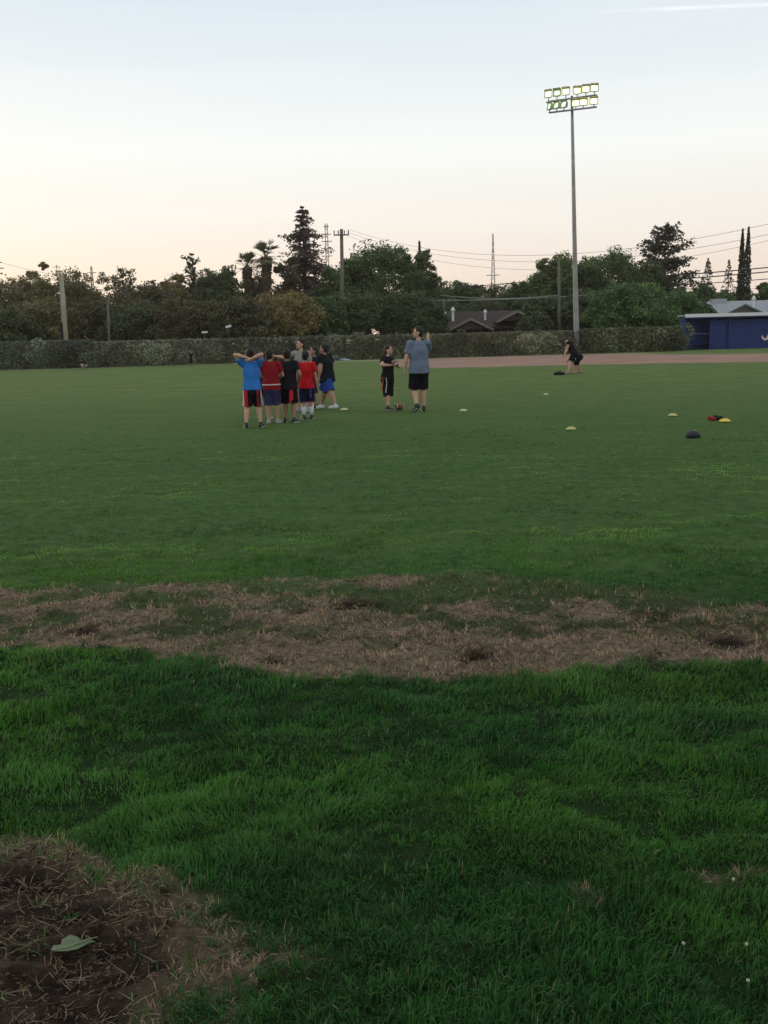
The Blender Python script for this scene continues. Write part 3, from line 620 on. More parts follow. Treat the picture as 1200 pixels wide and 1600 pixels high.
# ------------------------------------------------------------------ houses
whitem = mat('white_paint', (.62, .62, .62), .6, .06, 2)
def gable(mb_w, mb_r, mb_t, xc, Yf, wid, zb, zp, depth):
    """front facing gable: wall triangle, two roof slopes, barge boards"""
    hw = wid / 2
    mb_w.add([(xc - hw, Yf, zb), (xc + hw, Yf, zb), (xc, Yf, zp - .08), (xc - hw, Yf + .15, zb), (xc + hw, Yf + .15, zb), (xc, Yf + .15, zp - .08)],
             [(0, 1, 2), (3, 5, 4), (0, 3, 4, 1), (1, 4, 5, 2), (2, 5, 3, 0)])
    for sg in (-1, 1):
        e = Vector((xc + sg * (hw + .3), 0, zb - .3 * (zp - zb) / hw)); t_ = .14
        y0, y1 = Yf - .35, Yf + depth
        mb_r.add([(xc, y0, zp), (e.x, y0, e.z), (e.x, y1, e.z), (xc, y1, zp), (xc, y0, zp + t_), (e.x, y0, e.z + t_), (e.x, y1, e.z + t_), (xc, y1, zp + t_)],
                 [(0, 1, 2, 3), (4, 7, 6, 5), (0, 4, 5, 1), (1, 5, 6, 2), (3, 2, 6, 7)])
        mb_t.add([(xc, y0 - .04, zp + t_ + .02), (e.x, y0 - .04, e.z + t_ + .02), (e.x, y0 - .04, e.z - .06), (xc, y0 - .04, zp - .06), (xc, y0 - .004, zp + t_ + .02), (e.x, y0 - .004, e.z + t_ + .02), (e.x, y0 - .004, e.z - .06), (xc, y0 - .004, zp - .06)],
                 [(0, 3, 2, 1), (4, 5, 6, 7), (0, 1, 5, 4), (3, 7, 6, 2), (1, 2, 6, 5)])
def house(label, Y, x0p, x1p, ridgep, gables, roofc, wallc, trimc, cat='house'):
    x0 = pt(x0p, 500, Y).x; x1 = pt(x1p, 500, Y).x; xm = (x0 + x1) / 2; zr = pt((x0p + x1p) / 2, ridgep, Y).z; ze = 2.5
    root = empty('house', (xm, Y, 0), 0, label, cat, 'houses beyond the hedge')
    wm = mat('house_wall', wallc, .9, .12, 1.5); rm = mat('roof_shingles', roofc, .9, .22, 5, bump=.5); tm = mat('house_trim', trimc, .6, .08, 2)
    hw = (x1 - x0) / 2
    MB().box((0, 3.5, ze / 2), (hw * 2, 7, ze)).build('wall', wm, root)
    r_ = MB(); t_ = .15
    for s0, s1 in ((-.6, 3.5), (7.6, 3.5)):
        vs = [(-hw - .4, s0, ze - .1), (hw + .4, s0, ze - .1), (hw + .1, s1, zr), (-hw - .1, s1, zr)]
        r_.add(vs + [(a_, b_, c_ + t_) for a_, b_, c_ in vs], [(3, 2, 1, 0), (4, 5, 6, 7), (0, 1, 5, 4), (1, 2, 6, 5), (3, 0, 4, 7)])
    for (gx, gy, wpx) in gables:
        gw, gt = MB(), MB()
        c = pt(gx, gy, Y - 1.2); wd_ = wpx / FPX * Y; gable(gw, r_, gt, c.x - xm, -1.2, wd_, c.z - wd_ * .24, c.z, 4)
        gw.build('gable_wall', wm, root); gt.build('barge_board', tm, root)
    for s in (-1, 1):
        MB().add([(s * hw, .05, ze), (s * hw, 6.95, ze), (s * hw, 3.5, zr - .1)], [(0, 1, 2)]).build('end_wall', wm, root)
    r_.build('roof', rm, root)
    f = MB(); f.box((-hw * .5, -.03, 1.5), (1.4, .06, 1.1)).build('window', mat('window_glass', (.03, .035, .04), .15, .05, 2, .5), root)
    return root, xm
h1, hx1 = house('low house with dark brown shingle roof and two pale edged gables', 100, 676, 832, 487, [(735, 499.5, 60), (808, 487.5, 54)], (.050, .036, .033), (.07, .045, .038), (.20, .175, .16))
def pipe(root, xm, px, py, Y, zb, r, m, name='roof_vent', hat=True):
    c = pt(px, py, Y); mb = MB().loft([(c.x - xm, 1.2, zb), (c.x - xm, 1.2, c.z)], [r, r], n=10, dome=False)
    if hat: mb.loft([(c.x - xm, 1.2, c.z), (c.x - xm, 1.2, c.z + r * 1.4)], [r * 2, r * 1.2], n=10)
    return mb.build(name, m, root)
galv = mat('galvanised_metal', (.45, .46, .45), .45, .12, 4, .5, metal=.4)
pipe(h1, hx1, 709, 484, 100, 2.9, .12, whitem); pipe(h1, hx1, 760, 487, 100, 3.2, .10, whitem); pipe(h1, hx1, 696, 489, 100, 2.9, .09, galv)
h2, hx2 = house('low house with pale grey roof and wide gable above the dugout', 112, 1098, 1260, 470, [(1163, 477, 84)], (.30, .31, .34), (.14, .13, .12), (.12, .12, .12))
MB().box((pt(1139, 470, 112).x - hx2, 3.6, pt(1139, 470, 112).z), (1.7, 1.2, .7)).build('chimney', mat('chimney_render', (.33, .34, .37), .9), h2)
pipe(h2, hx2, 1184, 466, 112, 4.0, .13, whitem)

# ------------------------------------------------------------------ dugout
bluem = mat('blue_painted_boards', (.014, .032, .150), .55, .18, 2.5, .3)
dblue = mat('dark_blue_panel', (.014, .030, .135), .6, .2, 2.0, .3)
DY = 84.0; dx0 = pt(1069, 545, DY).x; dl = 15.0
dz = pt(1069, 493, DY).z
dug = empty('dugout', (dx0, DY, 0), 0, 'dark blue baseball dugout with long white roof edge at the right', 'dugout')
MB().box((dl / 2, 1.5, dz / 2 - .1), (dl - .1, .16, dz - .2)).build('back_wall', bluem, dug)
for s in (0.06, dl - .06): MB().box((s, .75, dz / 2 - .1), (.12, 1.35, dz - .2)).build('side_wall', bluem, dug)
fw = MB().box((dl / 2 + 1.0, .02, .62), (dl - 2.3, .10, 1.24)); fw.build('front_wall', dblue, dug)
pn = MB().box((dl / 2 + 1.0, .06, 1.86), (dl - 2.3, .09, 1.24)); pn.build('upper_panel', dblue, dug)
rf = MB(); rf.box((dl / 2, .55, dz - .02), (dl + .3, 2.3, .12)); rf.build('roof', mat('dugout_roof', (.30, .31, .33), .7), dug)
MB().box((dl / 2, -.64, dz - .04), (dl + .36, .06, .28)).build('fascia', mat('white_fascia', (.66, .67, .70), .5, .06, 2), dug)
MB().box((dl / 2, -.58, dz - .22), (dl + .3, .06, .12)).build('beam', dblue, dug)
for k in range(5): MB().box((.1 + k * (dl - .2) / 4, -.1, dz / 2 - .1), (.12, .12, dz - .2)).build('post', bluem, dug)
MB().box((1.2, -.05, 1.35), (2.2, .05, .05)).build('rail', mat('blue_rail', (.06, .08, .26), .4), dug)
MB().box((dl / 2, 1.1, .45), (dl - 1, .4, .06)).build('bench', bluem, dug)
mesh_ = MB()
def stroke(ptsp, Yw, wd_, name, m, parent, off, ox):
    P = [pt(px, py, Yw) for px, py in ptsp]; mb = MB(); V = []; n = len(P)
    for i, q_ in enumerate(P):
        t_ = (P[min(i + 1, n - 1)] - P[max(i - 1, 0)]); t_.y = 0; t_.normalize(); nn = Vector((-t_.z, 0, t_.x)); ww = wd_ * (.45 + .75 * math.sin(math.pi * (i + .6) / (n + .2)))
        for sg in (-1, 1):
            c = q_ + nn * ww * .5 * sg; V.append((c.x - ox, off, c.z)); V.append((c.x - ox, off + .012, c.z))
    F = []
    for i in range(n - 1): a_ = i * 4; F += [(a_, a_ + 4, a_ + 6, a_ + 2), (a_ + 1, a_ + 3, a_ + 7, a_ + 5), (a_, a_ + 1, a_ + 5, a_ + 4), (a_ + 2, a_ + 6, a_ + 7, a_ + 3)]
    F += [(0, 2, 3, 1), ((n - 1) * 4, (n - 1) * 4 + 1, (n - 1) * 4 + 3, (n - 1) * 4 + 2)]
    mb.add(V, F); return mb.build(name, m, parent)
SW = [(1190.5, 524.5), (1191, 527.5), (1193.5, 530), (1197, 530), (1199.5, 527), (1201.5, 523), (1205, 518), (1211, 514), (1218, 513), (1222, 517), (1219, 521), (1213, 524), (1215, 530), (1224, 531), (1234, 526), (1242, 517)]
stroke(SW, DY, .38, 'letter_outline', mat('lettering_maroon', (.16, .02, .04), .6), dug, -.045, dx0)
stroke(SW, DY, .20, 'script_lettering', whitem, dug, -.062, dx0)
# white mark beside the dugout's left corner
MB().box((-.45, -.1, .35), (.10, .10, .7)).build('corner_post', mat('concrete', (.25, .25, .24), .9), dug)

# ------------------------------------------------------------------ floodlight mast
polem = mat('weathered_steel', (.26, .26, .26), .5, .25, 1.2, .4, metal=.5)
frame_m = mat('lamp_housing', (.36, .37, .22), .5, .15, 3, .4)  # yellow-green tint stands in for lamp light on the housing
lensm = mat('lit_lens', (.9, .9, .8), .4, 0, 3, emit=(1, .98, .80, 1.6)); rimm = mat('lit_reflector', (.7, .7, .3), .4, 0, 3, emit=(.80, .80, .42, .9)); rim2 = mat('lit_reflector_green', (.3, .4, .2), .4, 0, 3, emit=(.25, .34, .12, .6)); lens2 = mat('lit_lens_green', (.6, .8, .6), .4, 0, 3, emit=(.62, .85, .62, 1.1))  # reflectors get their own glow to imitate lamp light on them
pb = at(901, 552.5); ptop = pt(893.5, 150, pb.y)
fl = empty('floodlight_mast', pb, 0, 'tall steel floodlight mast with twelve lit lamps in two rows', 'floodlight')
tl = ptop - pb
MB().loft([(0, 0, 0), (0, 0, .5), tl * .35, tl * .7, tl], [.26, .25, .19, .15, .10], n=16, dome=False).build('pole', polem, fl, smooth=True)
MB().loft([(0, 0, 0), (0, 0, .28)], [.42, .42], n=16, dome=False).build('pole_base', mat('concrete_base', (.3, .29, .27), .9), fl)
AB = R(-24); bd = Vector((math.cos(AB), math.sin(AB), 0))
def lp(px, py):   # point on the vertical plane of the lamp bars
    d = ray(px, py); o = Vector((0, 0, CAMH)); n = Vector((-bd.y, bd.x, 0)); q = ptop + Vector((.0, -.22, 0))
    t_ = (q - o).dot(n) / d.dot(n); return o + d * t_ - pb
for (l, r) in (((859, 158.5), (931.5, 148.5)), ((859, 176), (931.5, 167.2))):
    a_, b_ = lp(*l), lp(*r); MB().loft([a_, b_], [.07, .07], n=8).build('crossbar', polem, fl)
ups = [(856.5, 147, -20, 0), (870, 145, -12, 1), (884, 143, -8, 0), (902, 141.5, 6, 0), (915.5, 139, 0, 0), (929, 137.5, 10, 0)]
lows = [(857.5, 166, -62, 2), (868.5, 164.5, -48, 1), (880, 163, -42, 1), (899.5, 161, -6, 0), (911.5, 159.6, 4, 0), (928, 157.7, 0, 0)]
for row, (bl, br_) in ((ups, ((859, 158.5), (931.5, 148.5))), (lows, ((859, 176), (931.5, 167.2)))):
    for (px, py, yw, kd) in row:
        c = lp(px, py); f = (px - bl[0]) / (br_[0] - bl[0]); bar = lp(bl[0] + f * (br_[0] - bl[0]), bl[1] + f * (br_[1] - bl[1]))
        M = Matrix.Rotation(R(yw) + math.atan2(pb.x, -pb.y) * 0 + R(-12), 3, 'Z') @ Matrix.Rotation(R(-12), 3, 'X')  # local -Y is the face
        hd = MB(); fw_, fh = .66, .56; dp = .34
        fv = [(-fw_ / 2, 0, -fh / 2), (fw_ / 2, 0, -fh / 2), (fw_ / 2, 0, fh / 2), (-fw_ / 2, 0, fh / 2)]
        iv = [(x_ * .84, 0, z_ * .84) for x_, _, z_ in fv]; iv2 = [(x_ * .82, .05, z_ * .82) for x_, _, z_ in fv]
        bv = [(x_ * .55, dp, z_ * .55) for x_, _, z_ in fv]
        vv = [M @ Vector(q_) + c for q_ in fv + iv + iv2 + bv]
        F = []
        for k in range(4):
            k2 = (k + 1) % 4; F += [(k, k2, 4 + k2, 4 + k), (4 + k, 4 + k2, 8 + k2, 8 + k), (k2, k, 12 + k, 12 + k2)]
        F.append((15, 14, 13, 12))
        hd.add(vv, F)
        vis = [M @ Vector(q_) + c for q_ in ((-fw_ / 2, .01, fh / 2 + .003), (fw_ / 2, .01, fh / 2 + .003), (fw_ / 2 - .03, -.22, fh / 2 + .01), (-fw_ / 2 + .03, -.22, fh / 2 + .01), (-fw_ / 2, .01, fh / 2 + .023), (fw_ / 2, .01, fh / 2 + .023), (fw_ / 2 - .03, -.22, fh / 2 + .03), (-fw_ / 2 + .03, -.22, fh / 2 + .03))]
        hd.add(vis, [(0, 1, 2, 3), (7, 6, 5, 4), (0, 4, 5, 1), (1, 5, 6, 2), (2, 6, 7, 3), (3, 7, 4, 0)])
        lo_ = hd.build('floodlight', frame_m, fl)
        rv = [M @ Vector((x_ * .83, .03, z_ * .83)) + c for x_, _, z_ in fv] + [M @ Vector((x_ * .62, .05, z_ * .60 + .01)) + c for x_, _, z_ in fv]
        MB().add(rv, [(0, 1, 5, 4), (1, 2, 6, 5), (2, 3, 7, 6), (3, 0, 4, 7)]).build('reflector', rim2 if kd else rimm, lo_)
        n8 = 16; lv = [M @ Vector((.66 * .33 * (abs(math.cos(q8)) ** .55) * (1 if math.cos(q8) > 0 else -1), .046, .56 * .33 * (abs(math.sin(q8)) ** .55) * (1 if math.sin(q8) > 0 else -1) + .01)) + c for q8 in [2 * math.pi * k8 / n8 for k8 in range(n8)]]
        MB().add(lv, [tuple(range(n8))]).build('lens', lens2 if kd else lensm, lo_)
        MB().loft([bar, c + M @ Vector((0, .2, -.2))], [.035, .035], n=6).build('bracket', polem, lo_)

# ------------------------------------------------------------------ utility poles, towers, wires
woodm = mat('weathered_wood_pole', (.13, .115, .095), .9, .2, 2, bump=.3); palewood = mat('pale_pole', (.30, .27, .21), .85, .15, 1.5); dkmetal = mat('dark_metal', (.12, .12, .12), .6, .1, 3)
wirem = mat('dark_wire', (.06, .06, .065), .7, 0, 3); palewire = mat('pale_cable', (.30, .30, .30), .6, 0, 3)
def upole(label, px0, py0, px1, py1, Y, r, m, arms=(), name='utility_pole', cat='utility pole', group='poles beyond the hedge', ins=True):
    T_ = pt(px0, py0, Y); Bm = pt(px1, py1, Y); k = Bm.z / max(.1, (T_.z - Bm.z)); B0 = Vector((Bm.x - (T_.x - Bm.x) * k, Y, 0))
    root = empty(name, B0, 0, label, cat, group)
    MB().loft([(0, 0, -.1), (T_ - B0)], [r * 1.15, r * .8], n=12, dome=False).build('pole', m, root, smooth=True)
    for (ay, wpx) in arms:
        c = pt(px0, ay, Y) - B0; w_ = wpx / FPX * Y
        a_ = MB().box((c.x, -r - .06, c.z), (w_, .12, .14)).build('crossarm', m, root)
        if ins:
            for s in (-.47, -.2, .2, .47): MB().loft([(c.x + s * w_, -r - .06, c.z + .05), (c.x + s * w_, -r - .06, c.z + .42)], [.05, .07], n=7).build('insulator', dkmetal, a_)
    return root, B0
u1, ub = upole('brown wooden utility pole with one crossarm beside the tall green tree', 533.5, 358, 536, 512, 108, .22, woodm, [(367.5, 23)])
upole('thick pale double pole standing at the left above the hedge', 96, 428, 103.5, 532, 86, .19, palewood)
pp, pb2 = upole('slim grey companion pole leaning beside the thick pale pole', 93.5, 430, 99, 532, 86.6, .12, mat('grey_pole', (.20, .19, .17), .85))
MB().box((.1, -.16, 2.9), (.30, .12, 1.7)).build('meter_box', mat('black_cover', (.02, .02, .022), .6), pp)
upole('thin grey pole rising from the hedge between the left bushes', 168.5, 468, 170.5, 530, 92, .12, woodm)
upole('thin bare pole between the brown roof and the floodlight mast', 873, 402, 874, 492, 96, .16, woodm)
upole('short pale post at the left end of the brown roof', 693, 466, 694, 492, 98, .10, woodm)
def lattice(label, px, top, basey, Y, wb, wt, arms, m, name='lattice_tower', rr_=.06, cat='tower'):
    T_ = pt(px, top, Y); b_ = pt(px, basey, Y); root = empty(name, (b_.x, Y, 0), 0, label, cat)
    H = T_.z; mb = MB()
    cs = [(-1, -1), (1, -1), (1, 1), (-1, 1)]
    nseg = 16
    for k in range(nseg):
        f0, f1 = k / nseg, (k + 1) / nseg; w0 = wb * (1 - f0) + wt * f0; w1 = wb * (1 - f1) + wt * f1
        for i in range(4):
            a_, c_ = cs[i], cs[(i + 1) % 4]
            mb.loft([(a_[0] * w0, a_[1] * w0, H * f0), (a_[0] * w1, a_[1] * w1, H * f1)], [rr_, rr_], n=5, dome=False)
            mb.loft([(a_[0] * w0, a_[1] * w0, H * f0), (c_[0] * w1, c_[1] * w1, H * f1)], [rr_ * .6, rr_ * .6], n=4, dome=False)
    mb.build('mast', m, root)
    for (ay, w_) in arms:
        z = pt(px, ay, Y).z; MB().box((0, 0, z), (w_ / FPX * Y, rr_ * 2, rr_ * 2.5)).build('crossarm', m, root)
    return root
towm = mat('hazy_steel', (.22, .20, .19), .7, .1, 2)
lattice('slender lattice mast with many short arms between redwood and utility pole', 515.5, 349, 520, 170, .26, .20, [(354, 8), (366, 14), (377, 16), (388, 12), (400, 16)], mat('far_mast_steel', (.32, .27, .24), .8, .1, 2), rr_=.055)
lattice('distant radio tower with a thin tip seen above the far trees', 771, 365, 520, 420, 1.4, .12, [(430, 20)], mat('far_steel', (.36, .30, .28), .8, .1, 2), 'radio_tower', .13)
lattice('power pylon with three arms at the left edge of the photo', 4, 400, 540, 330, 1.2, .5, [(410, 22), (419, 26), (427, 22)], towm, 'power_pylon', .14)
lattice('tiny distant pylon showing above the trees right of the pale pole', 152, 416, 540, 420, 1.2, .2, [(426, 14)], mat('far_steel_pale', (.36, .30, .28), .8, .1, 2), 'power_pylon', .13)
def wire(label, P0, P1, sag, r, m, Y0, Y1, group='overhead power lines'):
    a_ = pt(*P0, Y0); b_ = pt(*P1, Y1); n = 24; mb = MB(); pts = []
    for k in range(n + 1):
        f = k / n; q_ = a_.lerp(b_, f); q_.z -= sag * 4 * f * (1 - f); pts.append(q_ - a_)
    mb.loft(pts, [r] * (n + 1), n=5, dome=False); o = mb.build('power_line', m, loc=a_, smooth=True); return tag(o, label, 'power line', group)
wire('topmost thin power line running right from the utility pole', (543, 358), (1330, 318), 2.9, .013, wirem, 107.8, 60)
wire('second thin power line running right, just under the topmost', (540, 362), (1330, 336), 3.0, .013, wirem, 107.8, 62)
wire('third thin power line running right, lowest of the high ones', (527, 362), (1330, 342), 3.6, .012, wirem, 107.8, 64)
wire('pale thick cable sagging low across the dark trees above the brown roof', (536, 465), (944, 459), .45, .035, palewire, 107, 98)
wire('short pale cable reaching the low post left of the brown roof', (688, 461), (873, 461), .35, .03, palewire, 99, 95.5)
wire('upper of three heavy cables crossing before the cypresses', (826, 440), (1330, 404), .5, .07, wirem, 138, 112)
wire('middle of three heavy cables crossing before the cypresses', (826, 446), (1330, 411), .5, .07, wirem, 138, 112)
wire('lower of three heavy cables crossing before the cypresses', (826, 452), (1330, 424), .5, .05, wirem, 138, 112)
wire('cable stretch over the far trees beside the distant radio tower', (700, 449), (880, 433), .2, .06, wirem, 145, 140)
wire('faint power line leaving the left pylon', (4, 411), (560, 440), 4, .05, wirem, 330, 200)
# sign posts just over the hedge
for (lab, px, py, wpx) in (('small pale sign board on a post above the hedge behind the far child', 320, 519, 9), ('small pale slanted sign over the hedge left of the huddle', 357, 510, 9)):
    Y = 86; c = pt(px, py, Y); root = empty('street_sign', (c.x, Y, 0), 0, lab, 'sign', 'signs beyond the hedge')
    MB().loft([(0, 0, 0), (0, 0, c.z)], [.025, .025], n=8, dome=False).build('post', dkmetal, root)
    MB().box((0, -.06, c.z), (wpx / FPX * Y, .03, .16 if px < 340 else .2), M=Matrix.Rotation(R(0 if px < 340 else -14), 3, 'Y')).build('board', whitem, root)

hb = MB().box((0, 570, 14), (1604, 1264, 30)); hz_ = hb.build('haze', None); hm_ = bpy.data.materials.new('evening_haze'); hm_.use_nodes = True; ht = hm_.node_tree; ht.nodes.clear()
ho = ht.nodes.new('ShaderNodeOutputMaterial'); hv = ht.nodes.new('ShaderNodeVolumePrincipled'); hv.inputs['Color'].default_value = (.92, .86, .80, 1); hv.inputs['Density'].default_value = .0002; hv.inputs['Anisotropy'].default_value = .3
ht.links.new(hv.outputs[0], ho.inputs['Volume']); hz_.data.materials.clear(); hz_.data.materials.append(hm_); tag(hz_, 'thin warm evening haze over the field', 'haze', kind='stuff')

#PEOPLE
# ------------------------------------------------------------------ people
skinm = {}
def skin(c):
    if c not in skinm: skinm[c] = mat('skin', c, .55, .06, 12, .35)
    return skinm[c]
SK1 = (.50, .29, .21); SK2 = (.40, .22, .155); SK3 = (.30, .16, .11)
hairm = mat('dark_hair', (.014, .010, .009), .6, .4, 30, .3); eyem = mat('eye', (.02, .015, .012), .2, 0, 3, .5); lipm = mat('lips', (.30, .10, .08), .5)
def cloth(name, c, panel=None):
    m = mat(name, c, .9, .10, 9, .1, bump=.25)
    if panel:   # side panels: colour chosen by distance from the wearer's middle
        t = m.node_tree; p = t.nodes['Principled BSDF']; src = p.inputs['Base Color'].links[0].from_socket
        co = t.nodes.new('ShaderNodeTexCoord'); sp = t.nodes.new('ShaderNodeSeparateXYZ'); t.links.new(co.outputs['Object'], sp.inputs[0])
        ab = t.nodes.new('ShaderNodeMath'); ab.operation = 'ABSOLUTE'; t.links.new(sp.outputs[0], ab.inputs[0])
        last = src
        for (lim, pc) in panel:
            g = t.nodes.new('ShaderNodeMath'); g.operation = 'GREATER_THAN'; g.inputs[1].default_value = lim; t.links.new(ab.outputs[0], g.inputs[0])
            mx = t.nodes.new('ShaderNodeMix'); mx.data_type = 'RGBA'; t.links.new(g.outputs[0], mx.inputs[0]); t.links.new(last, mx.inputs[6]); mx.inputs[7].default_value = (*pc, 1); last = mx.outputs[2]
        t.links.new(last, p.inputs['Base Color'])
    return m
def ik(a, b, l1, l2, hint):
    d = b - a; D = min(d.length, (l1 + l2) * .999); dn = d.normalized(); x = (l1 * l1 - l2 * l2 + D * D) / (2 * D); h = math.sqrt(max(0, l1 * l1 - x * x))
    hv = Vector(hint); hv = hv - dn * hv.dot(dn); hv = hv.normalized() if hv.length > 1e-5 else Vector((0, 0, 1))
    return a + dn * x + hv * h, a + dn * D
PG = 'people on the field'
def person(label, px, py, H, yaw, shirt, shorts, shoe, sk=SK2, sock=None, bulk=1.10, pos=None, lean=0, side=0, hyaw=0, hpitch=0, pel=(0, 0, 0), hl=None, hr=None, el=(-.6, -1, 0), er=(.6, -1, 0), fl=(-.075, 0), fr=(.075, 0), fzl=0, fzr=0, tl=-8, tr=8,
           short_len=.34, hem=.47, longhair=False, voxel=.008, kl=(0, 1, 0), kr=(0, 1, 0), fist=False, group=None, sleeve=.62, belt=None, flag=None, tank=False, hips=.105):
    g = pos or at(px, py); root = empty('person', (g.x, g.y, 0), R(yaw), label, 'person', group)
    root.location.z = float(hgt(np.array([g.x]), np.array([g.y]))[0]) * .5
    V3 = Vector; b_ = bulk
    P = V3((0, 0, .515)) + V3(pel); D = V3((math.sin(R(side)), math.sin(R(lean)), math.cos(R(lean)) * math.cos(R(side)))).normalized()
    X_ = V3((1, 0, 0)) - D * D.x; X_.normalize(); F_ = D.cross(X_)      # F_ points forward
    if F_.y < 0 and abs(lean) < 80: F_ = -F_
    W = P + D * .09; Ch = P + D * .20; Sh = P + D * .285; Nk = P + D * .325
    HD = (Matrix.Rotation(R(-hpitch), 3, 'X') @ D).normalized(); Hc = Nk + HD * .085
    # head axes
    HM = Matrix.Rotation(R(hyaw), 3, HD); hx = HM @ X_; hx = (hx - HD * hx.dot(HD)).normalized(); hf = HD.cross(hx).normalized()
    HMM = Matrix((hx, hf, HD)).transposed()
    sw = .105 * (.9 + .1 * b_)
    SL, SR = Sh - X_ * sw, Sh + X_ * sw
    la, lf_ = .165, .145
    HL = V3(hl) if hl is not None else SL + V3((-.045, .02, -.29)); HR = V3(hr) if hr is not None else SR + V3((.045, .02, -.29))
    EL, HL = ik(SL, HL, la, lf_, el); ER, HR = ik(SR, HR, la, lf_, er)
    HPL, HPR = P + V3((-.048, 0, -.01)), P + V3((.048, 0, -.01))
    AL, AR = V3((fl[0], fl[1], .045 + fzl)), V3((fr[0], fr[1], .045 + fzr))
    KL, AL = ik(HPL, AL, .235, .235, kl); KR, AR = ik(HPR, AR, .235, .235, kr)
    s = H; m = MB(); S = lambda v: v * s
    m.loft([S(P - D * .035), S(P + D * .02), S(W), S(Ch), S(Sh - D * .005), S(Nk - D * .015)], [.070 * s * b_, .082 * s * b_, .068 * s * b_, .082 * s * b_, .080 * s, .028 * s], [.055 * s * b_, .062 * s * b_, .052 * s * b_, .060 * s * b_, .042 * s, .028 * s], xd=X_, n=18)
    m.cap(S(Nk - D * .03), S(Nk + HD * .03), .029 * s, .027 * s)
    q = 1.0 if H > 1.6 else 1.10    # children have relatively larger heads
    m.ell(S(Hc + HD * .006), (.046 * s * q, .056 * s * q, .064 * s * q), HMM); m.ell(S(Hc - HD * .026 + hf * .014), (.036 * s * q, .040 * s * q, .038 * s * q), HMM)
    fx = lambda a_, b2, c_: S(Hc + (hx * a_ + hf * b2 + HD * c_) * q)
    m.cap(fx(0, .052, .006), fx(0, .064, -.014), .006 * s, .009 * s, 8)                       # nose
    for sg in (-1, 1): m.ell(fx(sg * .047, -.004, -.006), (.006 * s, .012 * s, .018 * s), HMM)   # ears
    m.ell(fx(0, .050, -.046), (.016 * s, .012 * s, .010 * s), HMM)                               # chin
    for (a_, e_, h_, sd_, tgt) in ((SL, EL, HL, -1, hl), (SR, ER, HR, 1, hr)):
        m.cap(S(a_), S(e_), .029 * s * b_, .022 * s * b_); m.cap(S(e_), S(e_.lerp(h_, .35)), .022 * s * b_, .023 * s * b_); m.cap(S(e_.lerp(h_, .35)), S(h_), .023 * s * b_, .0145 * s)
        hd = (h_ - e_).normalized(); pal = V3((0, 1, 0)) if tgt is None else F_
        up_ = (pal - hd * pal.dot(hd)); up_ = up_.normalized() if up_.length > .05 else V3((0, 0, 1)); wd_ = hd.cross(up_).normalized()
        # palm is flat across up_; fingers spread along up_
        m.loft([S(h_), S(h_ + hd * .025), S(h_ + hd * .048)], [.016 * s, .022 * s, .021 * s], [.012 * s, .011 * s, .010 * s], xd=up_, n=10)
        inw = -wd_ if wd_.dot(X_) * sd_ > 0 else wd_
        for k, ln in enumerate((.034, .040, .037, .028)):
            b0 = h_ + hd * .046 + up_ * (.0155 - k * .0105); cu = .5 if fist else .22
            k1 = b0 + (hd * .62 + inw * cu * .5) * ln; k2 = k1 + (hd * (.45 - cu * .4) + inw * cu) * ln * .8
            m.cap(S(b0), S(k1), .0052 * s, .0048 * s, 7); m.cap(S(k1), S(k2), .0048 * s, .0038 * s, 7)
        t0 = h_ + hd * .014 + up_ * .014; t1 = t0 + (hd * .5 + up_ * .75 + inw * .3) * .026; m.cap(S(t0), S(t1), .0068 * s, .006 * s, 7); m.cap(S(t1), S(t1 + (hd * .85 + inw * .3) * .020), .006 * s, .0045 * s, 7)
    for (h0, k_, a_, tw, fz) in ((HPL, KL, AL, tl, fzl), (HPR, KR, AR, tr, fzr)):
        m.cap(S(h0), S(k_), .050 * s * b_, .033 * s * b_); back = (a_ - k_).normalized()
        cf = k_.lerp(a_, .3) + V3((0, -.008, 0)); m.cap(S(k_), S(cf), .032 * s * b_, .034 * s * b_); m.cap(S(cf), S(a_), .033 * s * b_, .0195 * s)
        fd = Matrix.Rotation(R(-tw), 3, 'Z') @ V3((0, 1, 0)); pitch_ = -.7 if fz > .02 else 0; fd = (fd + V3((0, 0, pitch_))).normalized()
        m.cap(S(a_ + V3((0, 0, -.020)) - fd * .012), S(a_ + fd * .085 + V3((0, 0, -.030))), .019 * s, .013 * s)
    m.remesh('body', skin(sk), root, voxel, 2)
    # face
    for sg in (-1, 1): MB().ell(fx(sg * .019, .0525, .012), (.0065 * s, .004 * s, .0045 * s), HMM, 8, 6).build('eye', eyem, root, True)
    MB().ell(fx(0, .0585, -.029), (.014 * s, .004 * s, .0035 * s), HMM, 8, 6).build('mouth', lipm, root, True)
    # hair
    h_ = MB(); h_.ell(S(Hc + (HD * .020 - hf * .010) * q), (.051 * s * q, .056 * s * q, .060 * s * q), HMM); h_.ell(S(Hc + (-hf * .022 - HD * .012) * q), (.044 * s * q, .038 * s * q, .044 * s * q), HMM)
    if longhair:
        t0 = Hc - hf * .02 * q; h_.loft([S(t0), S(t0 + V3((0, .03, -.07))), S(t0 + V3((0, .045, -.15)))], [.05 * s, .045 * s, .022 * s], [.042 * s, .032 * s, .014 * s], n=10)
    h_.remesh('hair', hairm, root, .010, 1, .006, 26, seed=H * 10)
    # eyebrows
    for sg in (-1, 1): MB().ell(fx(sg * .020, .0515, .024), (.011 * s, .004 * s, .0028 * s), HMM, 8, 6).build('eyebrow', hairm, root, True)
    # shirt
    c = MB(); hm = .515 - hem; e = .012
